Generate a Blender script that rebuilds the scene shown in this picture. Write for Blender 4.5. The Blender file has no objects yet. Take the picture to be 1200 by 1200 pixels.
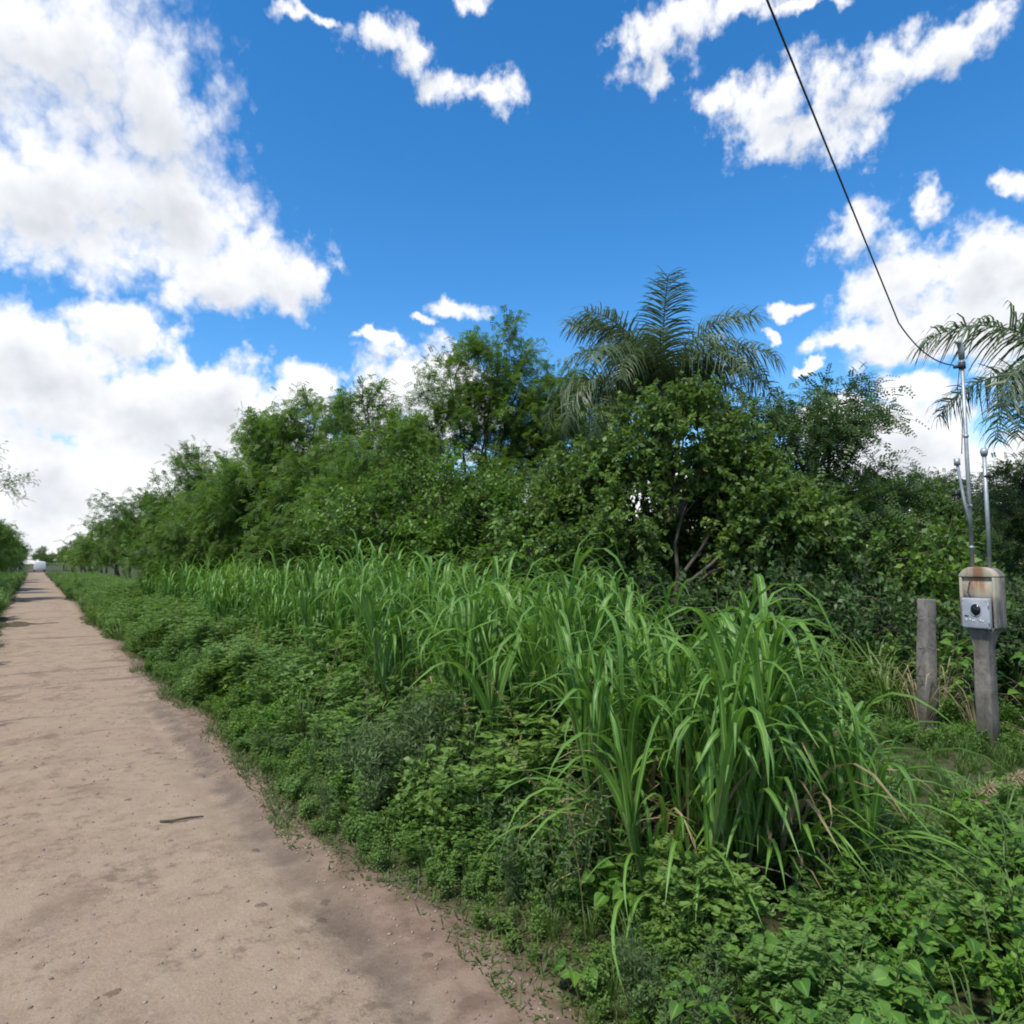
import bpy, math, random
import numpy as np
from mathutils import Vector, Matrix

R = math.radians
SC = bpy.context.scene
COL = SC.collection
rng = np.random.default_rng(7)
random.seed(7)

# ------------------------------------------------------------------ camera, sky, sun, exposure
EYE = 1.7
cam_data = bpy.data.cameras.new('camera')
cam = bpy.data.objects.new('camera', cam_data)
COL.objects.link(cam)
cam.location = (0, 0, EYE)
cam.rotation_euler = (R(90 + 4.29), 0, 0)
cam_data.sensor_width = 36
cam_data.lens = 24
cam_data.clip_start = 0.05
cam_data.clip_end = 4000
SC.camera = cam
SC.view_settings.view_transform = 'Standard'
SC.view_settings.look = 'None'
SC.view_settings.gamma = 1
SC.view_settings.use_curve_mapping = False
SC.view_settings.exposure = 1.0
SC.cycles.use_denoising = True
SC.cycles.max_bounces = 6
SC.cycles.diffuse_bounces = 4
SC.cycles.transmission_bounces = 4
SC.cycles.glossy_bounces = 2
SC.cycles.transparent_max_bounces = 4
SC.cycles.filter_width = 1.9

SUN_EL, SUN_AZ = 58.0, 215.0      # azimuth clockwise from +Y: high, behind the left shoulder
sun_data = bpy.data.lights.new('sun', 'SUN')
sun_data.energy = 2.2
sun_data.angle = R(4)
sun_data.color = (1.0, 0.93, 0.80)
sun = bpy.data.objects.new('sun', sun_data)
COL.objects.link(sun)
_sd = Vector((math.cos(R(SUN_EL)) * math.sin(R(SUN_AZ)), math.cos(R(SUN_EL)) * math.cos(R(SUN_AZ)), math.sin(R(SUN_EL))))
sun.rotation_euler = (-_sd).to_track_quat('-Z', 'Y').to_euler()
sun.location = (0, 0, 40)


class NT:
    """small helper round a node tree"""
    def __init__(self, tree):
        self.t = tree
    def n(self, typ, ins=None, **props):
        nd = self.t.nodes.new(typ)
        for k, v in props.items():
            setattr(nd, k, v)
        for k, v in (ins or {}).items():
            s = nd.inputs[k]
            if isinstance(v, bpy.types.NodeSocket):
                self.t.links.new(v, s)
            else:
                s.default_value = v
        return nd
    def math(self, op, a, b=0.0, c=0.0, clamp=False):
        nd = self.n('ShaderNodeMath', {0: a, 1: b, 2: c}, operation=op)
        nd.use_clamp = clamp
        return nd.outputs[0]
    def vec(self, op, a, b=(0, 0, 0), c=(0, 0, 0)):
        nd = self.n('ShaderNodeVectorMath', {0: a, 1: b}, operation=op)
        if op == 'MULTIPLY_ADD':
            s = nd.inputs[2]
            if isinstance(c, bpy.types.NodeSocket):
                self.t.links.new(c, s)
            else:
                s.default_value = c
        return nd
    def step(self, x, lo, hi, a=0.0, b=1.0):
        return self.n('ShaderNodeMapRange', {'Value': x, 'From Min': lo, 'From Max': hi, 'To Min': a, 'To Max': b},
                      interpolation_type='SMOOTHSTEP').outputs['Result']
    def noise(self, v, scale, detail=2.0, rough=0.5, dist=0.0, out='Fac', dim='3D'):
        return self.n('ShaderNodeTexNoise', {'Vector': v, 'Scale': scale, 'Detail': detail, 'Roughness': rough, 'Distortion': dist}, noise_dimensions=dim).outputs[out]
    def mix(self, f, a, b, blend='MIX'):
        nd = self.n('ShaderNodeMix', data_type='RGBA', blend_type=blend)
        for s, v in ((nd.inputs[0], f), (nd.inputs[6], a), (nd.inputs[7], b)):
            if isinstance(v, bpy.types.NodeSocket):
                self.t.links.new(v, s)
            else:
                s.default_value = v if not isinstance(v, tuple) or len(v) == 4 else (*v, 1)
        return nd.outputs[2]


# cumulus clouds of this sky: azimuth, elevation, half width, half height in degrees
CLOUDS = [(-35.5, 32.8, 11.1, 6.8), (-29.5, 32.1, 6.3, 6.3), (-35.0, 24.5, 10.5, 5.7), (-26.8, 25.0, 7.1, 5.6), (-21.1, 22.8, 5.8, 3.6), (-18.2, 22.2, 3.2, 3.1), (-24.2, 21.4, 4.3, 3.3), (-44.5, 25.4, 10.0, 9.8), (-34.5, 13.8, 7.9, 3.4), (-29.4, 16.4, 3.9, 3.0), (-31.3, 11.0, 11.7, 4.2), (-23.6, 12.4, 6.7, 3.3), (-17.3, 13.9, 3.3, 2.5), (-34.2, 5.9, 6.4, 3.8), (-36.0, 2.3, 4.2, 3.5), (-23.8, 8.5, 10.3, 3.9), (-43.5, 8.3, 8.8, 5.7), (-26.7, 4.5, 6.9, 3.2), (-8.7, 14.7, 4.7, 3.8), (-5.1, 13.1, 4.8, 4.6), (-11.5, 11.9, 2.8, 2.8), (-4.4, 20.5, 2.6, 0.9), (-7.3, 19.4, 1.4, 0.6), (-11.5, 17.8, 2.0, 0.6), (-12.0, 39.1, 3.6, 1.2), (-8.6, 37.9, 3.1, 1.3), (-6.0, 36.1, 3.0, 1.5), (-1.1, 36.0, 2.3, 1.3), (-4.2, 36.3, 3.0, 1.3), (-2.6, 36.0, 2.2, 1.0), (-3.8, 40.9, 2.3, 0.8), (-17.7, 39.3, 2.8, 0.5), (11.9, 38.4, 4.1, 2.6), (14.9, 39.5, 5.7, 1.7), (12.6, 36.0, 1.7, 1.5), (19.7, 39.4, 5.4, 1.1), (25.6, 38.5, 3.7, 0.5), (21.5, 33.6, 5.2, 2.3), (26.6, 33.3, 5.7, 2.6), (30.7, 33.7, 3.5, 1.8), (24.0, 31.3, 5.2, 2.2), (27.6, 29.8, 2.3, 1.7), (34.5, 34.0, 3.1, 1.2), (36.8, 34.3, 1.7, 1.0), (18.2, 34.3, 3.4, 1.3), (27.8, 23.5, 2.8, 2.5), (29.5, 19.6, 4.1, 3.0), (34.3, 19.3, 4.2, 3.5), (37.2, 19.7, 3.3, 2.4), (27.1, 16.6, 3.7, 1.1), (31.5, 16.4, 6.9, 2.5), (37.7, 24.5, 1.2, 1.0), (36.1, 15.8, 4.3, 3.3), (22.4, 19.0, 1.5, 0.6), (23.8, 15.3, 0.9, 0.5), (20.5, 17.4, 1.0, 0.5), (32.2, 25.0, 1.4, 1.2), (31.1, 12.5, 3.5, 2.0), (25.4, 11.7, 3.0, 1.3), (30.2, 8.7, 7.0, 3.4), (35.2, 5.9, 6.2, 3.5), (27.2, 4.5, 6.8, 3.2), (2.9, 5.0, 10.8, 2.9), (14.1, 4.2, 13.5, 2.8)]


def cloud_group(fine):
    g = bpy.data.node_groups.new('cloud_field' if fine else 'cloud_bulk', 'ShaderNodeTree')
    g.interface.new_socket('P', in_out='INPUT', socket_type='NodeSocketVector')
    g.interface.new_socket('F', in_out='OUTPUT', socket_type='NodeSocketFloat')
    k = NT(g)
    gi, go = k.n('NodeGroupInput'), k.n('NodeGroupOutput')
    p0 = gi.outputs[0]
    # a broad, slight warp so that the masses are not ellipses
    w1 = k.n('ShaderNodeTexNoise', {'Vector': p0, 'Scale': 0.16, 'Detail': 1.0, 'Roughness': 0.5}, noise_dimensions='2D').outputs['Color']
    w1 = k.vec('SUBTRACT', w1, (0.5, 0.5, 0.5)).outputs[0]
    p = k.vec('MULTIPLY_ADD', w1, (4.0, 2.6, 0), p0).outputs[0]
    w2 = k.n('ShaderNodeTexNoise', {'Vector': p0, 'Scale': 0.48, 'Detail': 3.0, 'Roughness': 0.55}, noise_dimensions='2D').outputs['Color']
    p = k.vec('MULTIPLY_ADD', k.vec('SUBTRACT', w2, (0.5, 0.5, 0.5)).outputs[0], (2.6, 1.8, 0), p).outputs[0]
    acc = None
    for az, el, rx, ry in CLOUDS:
        q = k.vec('MULTIPLY_ADD', p, (1 / rx, 1 / ry, 0), (-az / rx, -el / ry, 0)).outputs[0]
        v = k.math('SUBTRACT', 1.0, k.vec('LENGTH', q).outputs['Value'])
        acc = v if acc is None else k.math('SMOOTH_MAX', acc, v, 0.15)
    # the rest of the sky, outside these: the same kind of scattered cumulus
    s = k.n('ShaderNodeSeparateXYZ', {0: p0})
    out = k.math('MAXIMUM', k.step(k.math('ABSOLUTE', s.outputs[0]), 44, 58), k.step(s.outputs[1], 43, 56))
    gen = k.math('MULTIPLY_ADD', k.noise(p0, 0.055, 3.0, 0.5, dim='2D'), 5.0, -2.45)
    gen = k.math('ADD', gen, k.math('MULTIPLY_ADD', out, 3.0, -3.0))
    acc = k.math('MAXIMUM', acc, gen)
    acc = k.math('ADD', acc, 0.22)
    if fine:
        n1 = k.math('MULTIPLY_ADD', k.noise(p0, 0.20, 8.0, 0.56, dim='2D'), 0.95, -0.475)
        # puffs: rounded lobes of two sizes, their seams softened by a little turbulence
        tw = k.n('ShaderNodeTexNoise', {'Vector': p0, 'Scale': 0.9, 'Detail': 3.0, 'Roughness': 0.6}, noise_dimensions='2D').outputs['Color']
        pq = k.vec('MULTIPLY_ADD', k.vec('SUBTRACT', tw, (0.5, 0.5, 0.5)).outputs[0], (1.0, 1.0, 0), p0).outputs[0]
        v1 = k.n('ShaderNodeTexVoronoi', {'Vector': pq, 'Scale': 0.42, 'Detail': 2.0, 'Roughness': 0.5, 'Lacunarity': 2.3, 'Smoothness': 0.5}, feature='SMOOTH_F1', voronoi_dimensions='2D').outputs['Distance']
        f = k.math('ADD', k.math('ADD', acc, n1), k.math('MULTIPLY_ADD', v1, -0.50, 0.26))
        # the small high clouds are frayed
        fr = k.math('MULTIPLY', k.math('MULTIPLY_ADD', k.noise(p0, 0.42, 8.0, 0.62, dim='2D'), 1.7, -0.88), k.math('MULTIPLY', k.step(s.outputs[1], 12, 32), k.step(s.outputs[0], -21, -14)))
        f = k.math('ADD', f, fr)
    else:
        f = k.math('ADD', acc, k.math('MULTIPLY_ADD', k.noise(p0, 0.20, 5.0, 0.55, dim='2D'), 0.95, -0.475))
    g.links.new(f, go.inputs[0])
    return g


world = bpy.data.worlds.new('World')
SC.world = world
world.use_nodes = True
world.cycles.sampling_method = 'MANUAL'
world.cycles.sample_map_resolution = 256
wt = NT(world.node_tree)
world.node_tree.nodes.clear()
sky = wt.n('ShaderNodeTexSky', sky_type='NISHITA', sun_disc=False)
sky.sun_elevation = R(SUN_EL)
sky.sun_rotation = R(SUN_AZ)
sky.air_density = 1.0
sky.dust_density = 0.2
sky.ozone_density = 3.0
sky_col = wt.n('ShaderNodeHueSaturation', {'Saturation': 1.34, 'Value': 1.3, 'Color': sky.outputs[0]}).outputs[0]
bg_sky = wt.n('ShaderNodeBackground', {'Color': sky_col, 'Strength': 0.081})
tc = wt.n('ShaderNodeTexCoord')
sp = wt.n('ShaderNodeSeparateXYZ', {0: tc.outputs['Generated']})
az = wt.math('MULTIPLY', wt.math('ARCTAN2', sp.outputs[0], sp.outputs[1]), 57.29578)
el = wt.math('MULTIPLY', wt.math('ARCSINE', sp.outputs[2]), 57.29578)
pv = wt.n('ShaderNodeCombineXYZ', {0: az, 1: el, 2: 0.0}).outputs[0]
F0 = wt.n('ShaderNodeGroup', {0: pv}, node_tree=cloud_group(True)).outputs[0]
F1 = wt.n('ShaderNodeGroup', {0: wt.vec('ADD', pv, (-0.5, 1.6, 0)).outputs[0]}, node_tree=cloud_group(False)).outputs[0]
band = wt.step(el, 1.0, 9.0, 0.62, 0.0)                    # distant cumulus closes up towards the horizon
mask = wt.step(wt.math('DIVIDE', wt.math('ADD', F0, band), wt.step(el, 13.0, 32.0, 0.55, 0.95)), 0.0, 1.0)
thick = wt.math('ADD', wt.math('MULTIPLY', F1, 0.70), wt.math('MULTIPLY', F0, 0.30))
lit = wt.step(thick, 0.25, 1.30, 1.0, 0.0)
soft = wt.noise(pv, 0.12, 4.0, 0.55, dim='2D')
lit = wt.math('ADD', lit, wt.math('MULTIPLY_ADD', soft, 1.4, -0.60), clamp=True)
cl_col = wt.mix(lit, (0.58, 0.61, 0.655), (0.88, 0.885, 0.91))
bg_cl = wt.n('ShaderNodeBackground', {'Color': cl_col, 'Strength': 0.62})
wmix = wt.n('ShaderNodeMixShader', {0: mask, 1: bg_sky.outputs[0], 2: bg_cl.outputs[0]})
wo = wt.n('ShaderNodeOutputWorld', {0: wmix.outputs[0]})

# ------------------------------------------------------------------ frame of the track: s runs along it, t to its right
SX, SY = -0.572, 0.820
ANG = math.atan2(0.572, 0.820)


def road(s, t):
    return SX * s + 0.820 * t, SY * s + 0.572 * t


def to_st(x, y):
    return SX * x + SY * y, 0.820 * x + 0.572 * y


def smooth(a, b, x):
    u = np.clip((x - a) / (b - a), 0, 1)
    return u * u * (3 - 2 * u)


def wob(s, t):
    """gentle bumps of the terrain, metres"""
    return (0.035 * np.sin(0.83 * s + 1.3 * t) * np.sin(0.61 * t - 0.37 * s + 1.0) + 0.02 * np.sin(2.1 * s - 1.7 * t + .5)
            + 0.012 * np.sin(4.3 * s + 3.1 * t))


def road_edges(s):
    r = 1.56 + 0.05 * np.sin(0.9 * s + .4) + 0.05 * np.sin(2.3 * s + 1.1) + .13 * (1 - smooth(2.5, 5.5, s)) - 0.22 * smooth(16, 26, s) * (0.5 + 0.5 * np.sin(.33 * s))
    l = -0.66 + 0.06 * np.sin(0.7 * s + 2) + 0.06 * np.sin(1.9 * s)
    return l, r


def ground_z(s, t):
    l, r = road_edges(s)
    inside = smooth(l - .45, l + .05, t) * (1 - smooth(r - .05, r + .45, t))
    bank = 0.05 * smooth(r + .5, r + 1.6, t)
    return wob(s, t) * (1 - inside) * smooth(0, .6, np.abs(t - .4) - .8) - 0.06 * inside + bank


def road_z(s, t):
    l, r = road_edges(s)
    z = 0.012 * np.sin(1.1 * s) * np.sin(0.8 * t + s * .2) + 0.05 * np.sin(0.42 * s + .6) * smooth(9, 16, s)
    z = z - 0.03 * np.exp(-((t - 1.2 - .06 * np.sin(.6 * s)) / .14) ** 2) * (1 - smooth(8, 12, s)) - 0.014 * np.exp(-((t + .35) / .25) ** 2)
    z = z + 0.003 * np.sin(7 * s + 3 * np.sin(3 * t)) * np.sin(6 * t + 2 * np.sin(2 * s))
    edge = smooth(r - .1, r + .28, t) + 1 - smooth(l - .28, l + .1, t)
    return z - 0.09 * edge


def gz(x, y):
    s, t = to_st(x, y)
    return float(ground_z(np.float64(s), np.float64(t)))


# ------------------------------------------------------------------ mesh helpers
class MB:
    def __init__(self):
        self.V, self.Q, self.D, self.M, self.n = [], [], [], [], 0
    def add(self, V, Q, D=None, mat=0):
        V = np.asarray(V, float).reshape(-1, 3)
        Q = np.asarray(Q, np.int64).reshape(-1, 4)
        D = np.zeros((len(V), 3)) if D is None else np.broadcast_to(np.asarray(D, float), (len(V), 3))
        self.V.append(V); self.Q.append(Q + self.n); self.D.append(D)
        self.M.append(np.full(len(Q), mat, np.int32)); self.n += len(V)
        return self
    def join(self, other, mat=None, xf=None):
        for V, Q, D, M, in other.parts():
            if xf is not None:
                V = V @ xf[0].T + xf[1]
            self.add(V, Q, D, 0)
            self.M[-1] = M if mat is None else np.full(len(Q), mat, np.int32)
    def parts(self):
        V, Q, D, M = self.arrays()
        return [(V, Q, D, M)]
    def arrays(self):
        return np.concatenate(self.V), np.concatenate(self.Q), np.concatenate(self.D), np.concatenate(self.M)
    def mesh(self, name, mats, smooth_shade=False):
        V, Q, D, M = self.arrays()
        me = bpy.data.meshes.new(name)
        tri = Q[:, 3] == Q[:, 2]
        if tri.any():
            loops = np.concatenate([np.where(tri[:, None], np.stack([Q[:, 0], Q[:, 1], Q[:, 2], np.full(len(Q), -1)], 1), Q)]).ravel()
            loops = loops[loops >= 0]
            cnt = np.where(tri, 3, 4)
        else:
            loops = Q.ravel()
            cnt = np.full(len(Q), 4)
        st = np.concatenate([[0], np.cumsum(cnt)[:-1]])
        me.vertices.add(len(V)); me.loops.add(len(loops)); me.polygons.add(len(Q))
        me.vertices.foreach_set('co', V.ravel().astype(np.float32))
        me.loops.foreach_set('vertex_index', loops.astype(np.int32))
        me.polygons.foreach_set('loop_start', st.astype(np.int32))
        me.polygons.foreach_set('material_index', M)
        if smooth_shade:
            me.polygons.foreach_set('use_smooth', np.ones(len(Q), bool))
        a = me.attributes.new('leafdata', 'FLOAT_VECTOR', 'POINT')
        a.data.foreach_set('vector', D.ravel().astype(np.float32))
        for m in (mats if isinstance(mats, (list, tuple)) else [mats]):
            me.materials.append(m)
        me.update(calc_edges=True)
        me.validate()
        return me
    def build(self, name, mats, parent=None, smooth_shade=False, **props):
        return put(name, self.mesh(name, mats, smooth_shade), parent, **props)


def put(name, data, parent=None, loc=None, **props):
    o = bpy.data.objects.new(name, data)
    COL.objects.link(o)
    if parent is not None:
        o.parent = parent
    if loc is not None:
        o.location = loc
    for k, v in props.items():
        if v is not None:
            o[k] = v
    return o


def thing(name, label, cat, loc=(0, 0, 0), rz=0.0, group=None):
    o = put(name, None, None, loc, label=label, category=cat, group=group)
    o.empty_display_size = .2
    o.rotation_euler.z = rz
    return o


def norm(a):
    return a / np.maximum(np.linalg.norm(a, axis=-1, keepdims=True), 1e-9)


def tube(mb, pts, rad, sides=6, mat=0, D=None, cap=True):
    pts = np.asarray(pts, float); n = len(pts)
    rad = np.broadcast_to(np.asarray(rad, float), (n,))
    tan = norm(np.gradient(pts, axis=0))
    ref = np.array([0, 0, 1.0]) if abs(tan[0, 2]) < .9 else np.array([1.0, 0, 0])
    u = norm(np.cross(tan, ref)); v = np.cross(tan, u)
    a = np.arange(sides) * 2 * math.pi / sides
    ring = pts[:, None] + rad[:, None, None] * (np.cos(a)[None, :, None] * u[:, None] + np.sin(a)[None, :, None] * v[:, None])
    V = ring.reshape(-1, 3)
    i, j = np.meshgrid(np.arange(n - 1), np.arange(sides), indexing='ij')
    j2 = (j + 1) % sides
    Q = np.stack([i * sides + j, i * sides + j2, (i + 1) * sides + j2, (i + 1) * sides + j], -1).reshape(-1, 4)
    if cap:
        V = np.concatenate([V, pts[:1], pts[-1:]])
        b = n * sides
        jj = np.arange(sides); jn = (jj + 1) % sides
        Q = np.concatenate([Q, np.stack([jn, jj, np.full(sides, b), np.full(sides, b)], 1),
                            np.stack([(n - 1) * sides + jj, (n - 1) * sides + jn, np.full(sides, b + 1), np.full(sides, b + 1)], 1)])
    mb.add(V, Q, D, mat)


def box(mb, lo, hi, mat=0):
    x0, y0, z0 = lo; x1, y1, z1 = hi
    V = [(x0, y0, z0), (x1, y0, z0), (x1, y1, z0), (x0, y1, z0), (x0, y0, z1), (x1, y0, z1), (x1, y1, z1), (x0, y1, z1)]
    mb.add(V, [(0, 3, 2, 1), (4, 5, 6, 7), (0, 1, 5, 4), (1, 2, 6, 5), (2, 3, 7, 6), (3, 0, 4, 7)], None, mat)


def rhombs(mb, b, d, side, L, W, tint, mat=0):
    """small leaflets: a rhombus each; b base, d direction, side unit across, L length, W half width"""
    n = len(b)
    L = np.broadcast_to(np.asarray(L, float), (n,))[:, None]; W = np.broadcast_to(np.asarray(W, float), (n,))[:, None]
    V = np.stack([b, b + d * L * .45 + side * W, b + d * L, b + d * L * .45 - side * W], 1).reshape(-1, 3)
    Q = np.arange(4 * n).reshape(-1, 4)
    D = np.zeros((n, 4, 3)); D[:, :, 0] = np.asarray(tint).reshape(-1, 1); D[:, :, 1] = [0, .45, 1, .45]; D[:, 1, 2] = 1; D[:, 3, 2] = -1
    mb.add(V, Q, D.reshape(-1, 3), mat)


def leaves(mb, b, d, side, L, W, tint, fold=.25, mat=0, curl=.12):
    """broad leaves: two halves folded along the midrib"""
    n = len(b)
    L = np.broadcast_to(np.asarray(L, float), (n,))[:, None]; W = np.broadcast_to(np.asarray(W, float), (n,))[:, None]
    up = np.cross(side, d)
    c = -up * L * curl
    V = np.stack([b, b + d * L * .28 + side * W + up * W * fold, b + d * L * .68 + side * W * .72 + up * W * fold + c * .4, b + d * L + c,
                  b + d * L * .68 - side * W * .72 + up * W * fold + c * .4, b + d * L * .28 - side * W + up * W * fold, b + d * L * .5 + c * .15], 1).reshape(-1, 3)
    k = np.arange(n)[:, None] * 7
    Q = np.concatenate([k + [0, 1, 2, 6], k + [2, 3, 6, 6], k + [6, 3, 4, 4], k + [0, 6, 4, 5]])
    D = np.zeros((n, 7, 3)); D[:, :, 0] = np.asarray(tint).reshape(-1, 1)
    D[:, :, 1] = [0, .28, .68, 1, .68, .28, .5]; D[:, :, 2] = [0, 1, .8, 0, -.8, -1, 0]
    mb.add(V, Q, D.reshape(-1, 3), mat)


def rand_dir(n, zmin=-1.0):
    z = rng.uniform(zmin, 1, n); a = rng.uniform(0, 2 * math.pi, n); r = np.sqrt(1 - z * z)
    return np.stack([r * np.cos(a), r * np.sin(a), z], 1)


def perp(d):
    q = np.cross(d, rng.normal(size=d.shape))
    return norm(q)


def bez(a, b, c, n):
    t = np.linspace(0, 1, n)[:, None]
    return (1 - t) ** 2 * a + 2 * t * (1 - t) * b + t * t * c


# ------------------------------------------------------------------ materials
def new_mat(name):
    m = bpy.data.materials.new(name)
    m.use_nodes = True
    m.node_tree.nodes.clear()
    return m, NT(m.node_tree)


def leaf_mat(name, c0, c1, trans=.28, rough=.5, spec=.35, midrib=0.0, tipc=None, vary=.22):
    m, k = new_mat(name)
    at = k.n('ShaderNodeAttribute', attribute_name='leafdata')
    s = k.n('ShaderNodeSeparateXYZ', {0: at.outputs['Vector']})
    oi = k.n('ShaderNodeObjectInfo')
    ge = k.n('ShaderNodeNewGeometry')
    f = k.math('ADD', s.outputs[0], k.math('MULTIPLY_ADD', oi.outputs['Random'], vary * 1.6, -vary * .8), clamp=True)
    col = k.mix(f, c0, c1)
    pn = k.noise(ge.outputs['Position'], 1.3, 3.0, .6)
    col = k.n('ShaderNodeHueSaturation', {'Hue': k.math('MULTIPLY_ADD', pn, .05, .475), 'Saturation': k.math('MULTIPLY_ADD', pn, -.3, 1.1),
                                          'Value': k.math('MULTIPLY_ADD', k.noise(ge.outputs['Position'], 23.0, 2.0), .5, .75), 'Color': col}).outputs[0]
    if midrib:
        r = k.step(k.math('ABSOLUTE', s.outputs[2]), .06, .2, midrib, 0.0)
        col = k.mix(r, col, tuple(min(1, 2.2 * x + .04) for x in c1))
    if tipc:
        col = k.mix(k.step(s.outputs[1], .82, 1.0, 0.0, .8), col, tipc)
    b = k.n('ShaderNodeBsdfPrincipled', {'Base Color': col, 'Roughness': rough, 'Specular IOR Level': spec})
    tcol = k.mix(.55, col, (c1[0] * 1.9, c1[1] * 1.9, c1[2] * .9))
    tr = k.n('ShaderNodeBsdfTranslucent', {'Color': tcol})
    mx = k.n('ShaderNodeMixShader', {0: trans, 1: b.outputs[0], 2: tr.outputs[0]})
    k.n('ShaderNodeOutputMaterial', {0: mx.outputs[0]})
    return m


def plain_mat(name, c0, c1, scale=8.0, rough=.85, metal=0.0, bump=.3, bscale=40.0, stretch=(1, 1, 1), spec=.3):
    m, k = new_mat(name)
    tcn = k.n('ShaderNodeTexCoord')
    v = k.vec('MULTIPLY', tcn.outputs['Object'], stretch).outputs[0]
    f = k.step(k.noise(v, scale, 6.0, .62), .3, .7)
    b = k.n('ShaderNodeBsdfPrincipled', {'Base Color': k.mix(f, c0, c1), 'Roughness': rough, 'Metallic': metal, 'Specular IOR Level': spec})
    if bump:
        bm = k.n('ShaderNodeBump', {'Strength': bump, 'Distance': .01, 'Height': k.noise(v, bscale, 5.0, .6)})
        k.t.links.new(bm.outputs[0], b.inputs['Normal'])
    k.n('ShaderNodeOutputMaterial', {0: b.outputs[0]})
    return m


M = {}
M['bark'] = plain_mat('bark', (.05, .042, .034), (.13, .115, .095), 9, .9, 0, .6, 60, (1, 1, .25))
M['twig'] = plain_mat('twig_bark', (.06, .05, .04), (.12, .10, .08), 9, .9, 0, 0)
M['feather'] = leaf_mat('feathery_leaf', (.058, .122, .018), (.135, .25, .034), trans=.38)
M['feather_dark'] = leaf_mat('dark_leaf', (.034, .078, .02), (.075, .15, .033), trans=.25)
M['fresh'] = leaf_mat('fresh_leaf', (.06, .135, .018), (.14, .265, .032), trans=.32)
M['broad'] = leaf_mat('broad_leaf', (.062, .12, .024), (.135, .23, .042), trans=.38)
M['palm'] = leaf_mat('palm_leaf', (.046, .078, .03), (.11, .165, .066), trans=.22, rough=.42, spec=.5)
M['rachis'] = plain_mat('frond_stalk', (.10, .13, .06), (.16, .18, .09), 20, .6, 0, .1)
M['palm_trunk'] = plain_mat('palm_trunk', (.11, .09, .065), (.26, .22, .165), 7, .9, 0, .8, 30, (1, 1, .6))
M['dead_frond'] = leaf_mat('dead_frond', (.13, .10, .07), (.24, .19, .14), trans=.15, rough=.8, spec=.1)
M['fruit'] = leaf_mat('palm_fruit', (.14, .10, .022), (.30, .21, .045), trans=.05, rough=.5)
M['cane'] = leaf_mat('tall_grass_blade', (.05, .14, .016), (.145, .285, .042), trans=.3, rough=.45, spec=.42, midrib=.55)
M['fine'] = leaf_mat('fine_grass_blade', (.05, .115, .02), (.13, .22, .045), trans=.3, rough=.45, spec=.45)
M['turf'] = leaf_mat('turf_blade', (.05, .085, .02), (.125, .17, .045), trans=.2, rough=.6)
M['herb'] = leaf_mat('herb_leaf', (.065, .145, .024), (.15, .265, .048), trans=.3)
M['herb_grey'] = leaf_mat('grey_herb_leaf', (.05, .09, .032), (.115, .175, .065), trans=.28, rough=.8, spec=.15)
M['vine'] = leaf_mat('vine_leaf', (.055, .145, .016), (.13, .27, .03), trans=.35, rough=.5, spec=.3, midrib=.3)
M['straw'] = leaf_mat('dry_grass', (.30, .24, .14), (.46, .38, .25), trans=.25, rough=.8, spec=.1)
M['straw_blade'] = leaf_mat('withered_blade', (.16, .13, .06), (.34, .28, .15), trans=.2, rough=.7, spec=.15)
M['stem'] = plain_mat('green_stem', (.06, .10, .03), (.11, .14, .05), 20, .6, 0, 0)
M['steel'] = plain_mat('galvanised_steel', (.30, .33, .35), (.42, .45, .47), 14, .5, .55, .1)
M['wire'] = plain_mat('cable_sheath', (.03, .03, .033), (.06, .06, .065), 10, .5, 0, 0)

# ------------------------------------------------------------------ ground and track
def grid_sheet(name, S, T, zfun, mat, smooth_shade=True, **props):
    s, t = np.meshgrid(S, T, indexing='ij')
    z = zfun(s, t)
    V = np.stack([t, s, z], -1).reshape(-1, 3)
    ns, nt = len(S), len(T)
    i, j = np.meshgrid(np.arange(ns - 1), np.arange(nt - 1), indexing='ij')
    a = i * nt + j
    Q = np.stack([a, a + 1, a + nt + 1, a + nt], -1).reshape(-1, 4)
    mb = MB().add(V, Q)
    o = mb.build(name, mat, None, smooth_shade, **props)
    o.rotation_euler.z = ANG
    return o


def mat_ground():
    m, k = new_mat('soil_and_litter')
    p = k.n('ShaderNodeTexCoord').outputs['Object']
    n1 = k.step(k.noise(p, 1.1, 5.0, .6), .35, .65)
    n2 = k.step(k.noise(p, 14.0, 6.0, .65), .3, .7)
    green = k.mix(n2, (.022, .038, .012), (.06, .085, .028))
    soil = k.mix(n2, (.06, .045, .03), (.15, .115, .08))
    s = k.n('ShaderNodeSeparateXYZ', {0: p})
    near = k.step(k.math('ABSOLUTE', k.math('SUBTRACT', s.outputs[0], .4)), 1.2, 2.4, 1.0, 0.0)
    f = k.math('ADD', k.math('MULTIPLY', n1, .45), k.math('MULTIPLY', near, .6), clamp=True)
    b = k.n('ShaderNodeBsdfPrincipled', {'Base Color': k.mix(f, green, soil), 'Roughness': .95, 'Specular IOR Level': .15})
    bm = k.n('ShaderNodeBump', {'Strength': .7, 'Distance': .03, 'Height': k.noise(p, 26.0, 6.0, .65)})
    k.t.links.new(bm.outputs[0], b.inputs['Normal'])
    k.n('ShaderNodeOutputMaterial', {0: b.outputs[0]})
    return m


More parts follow.
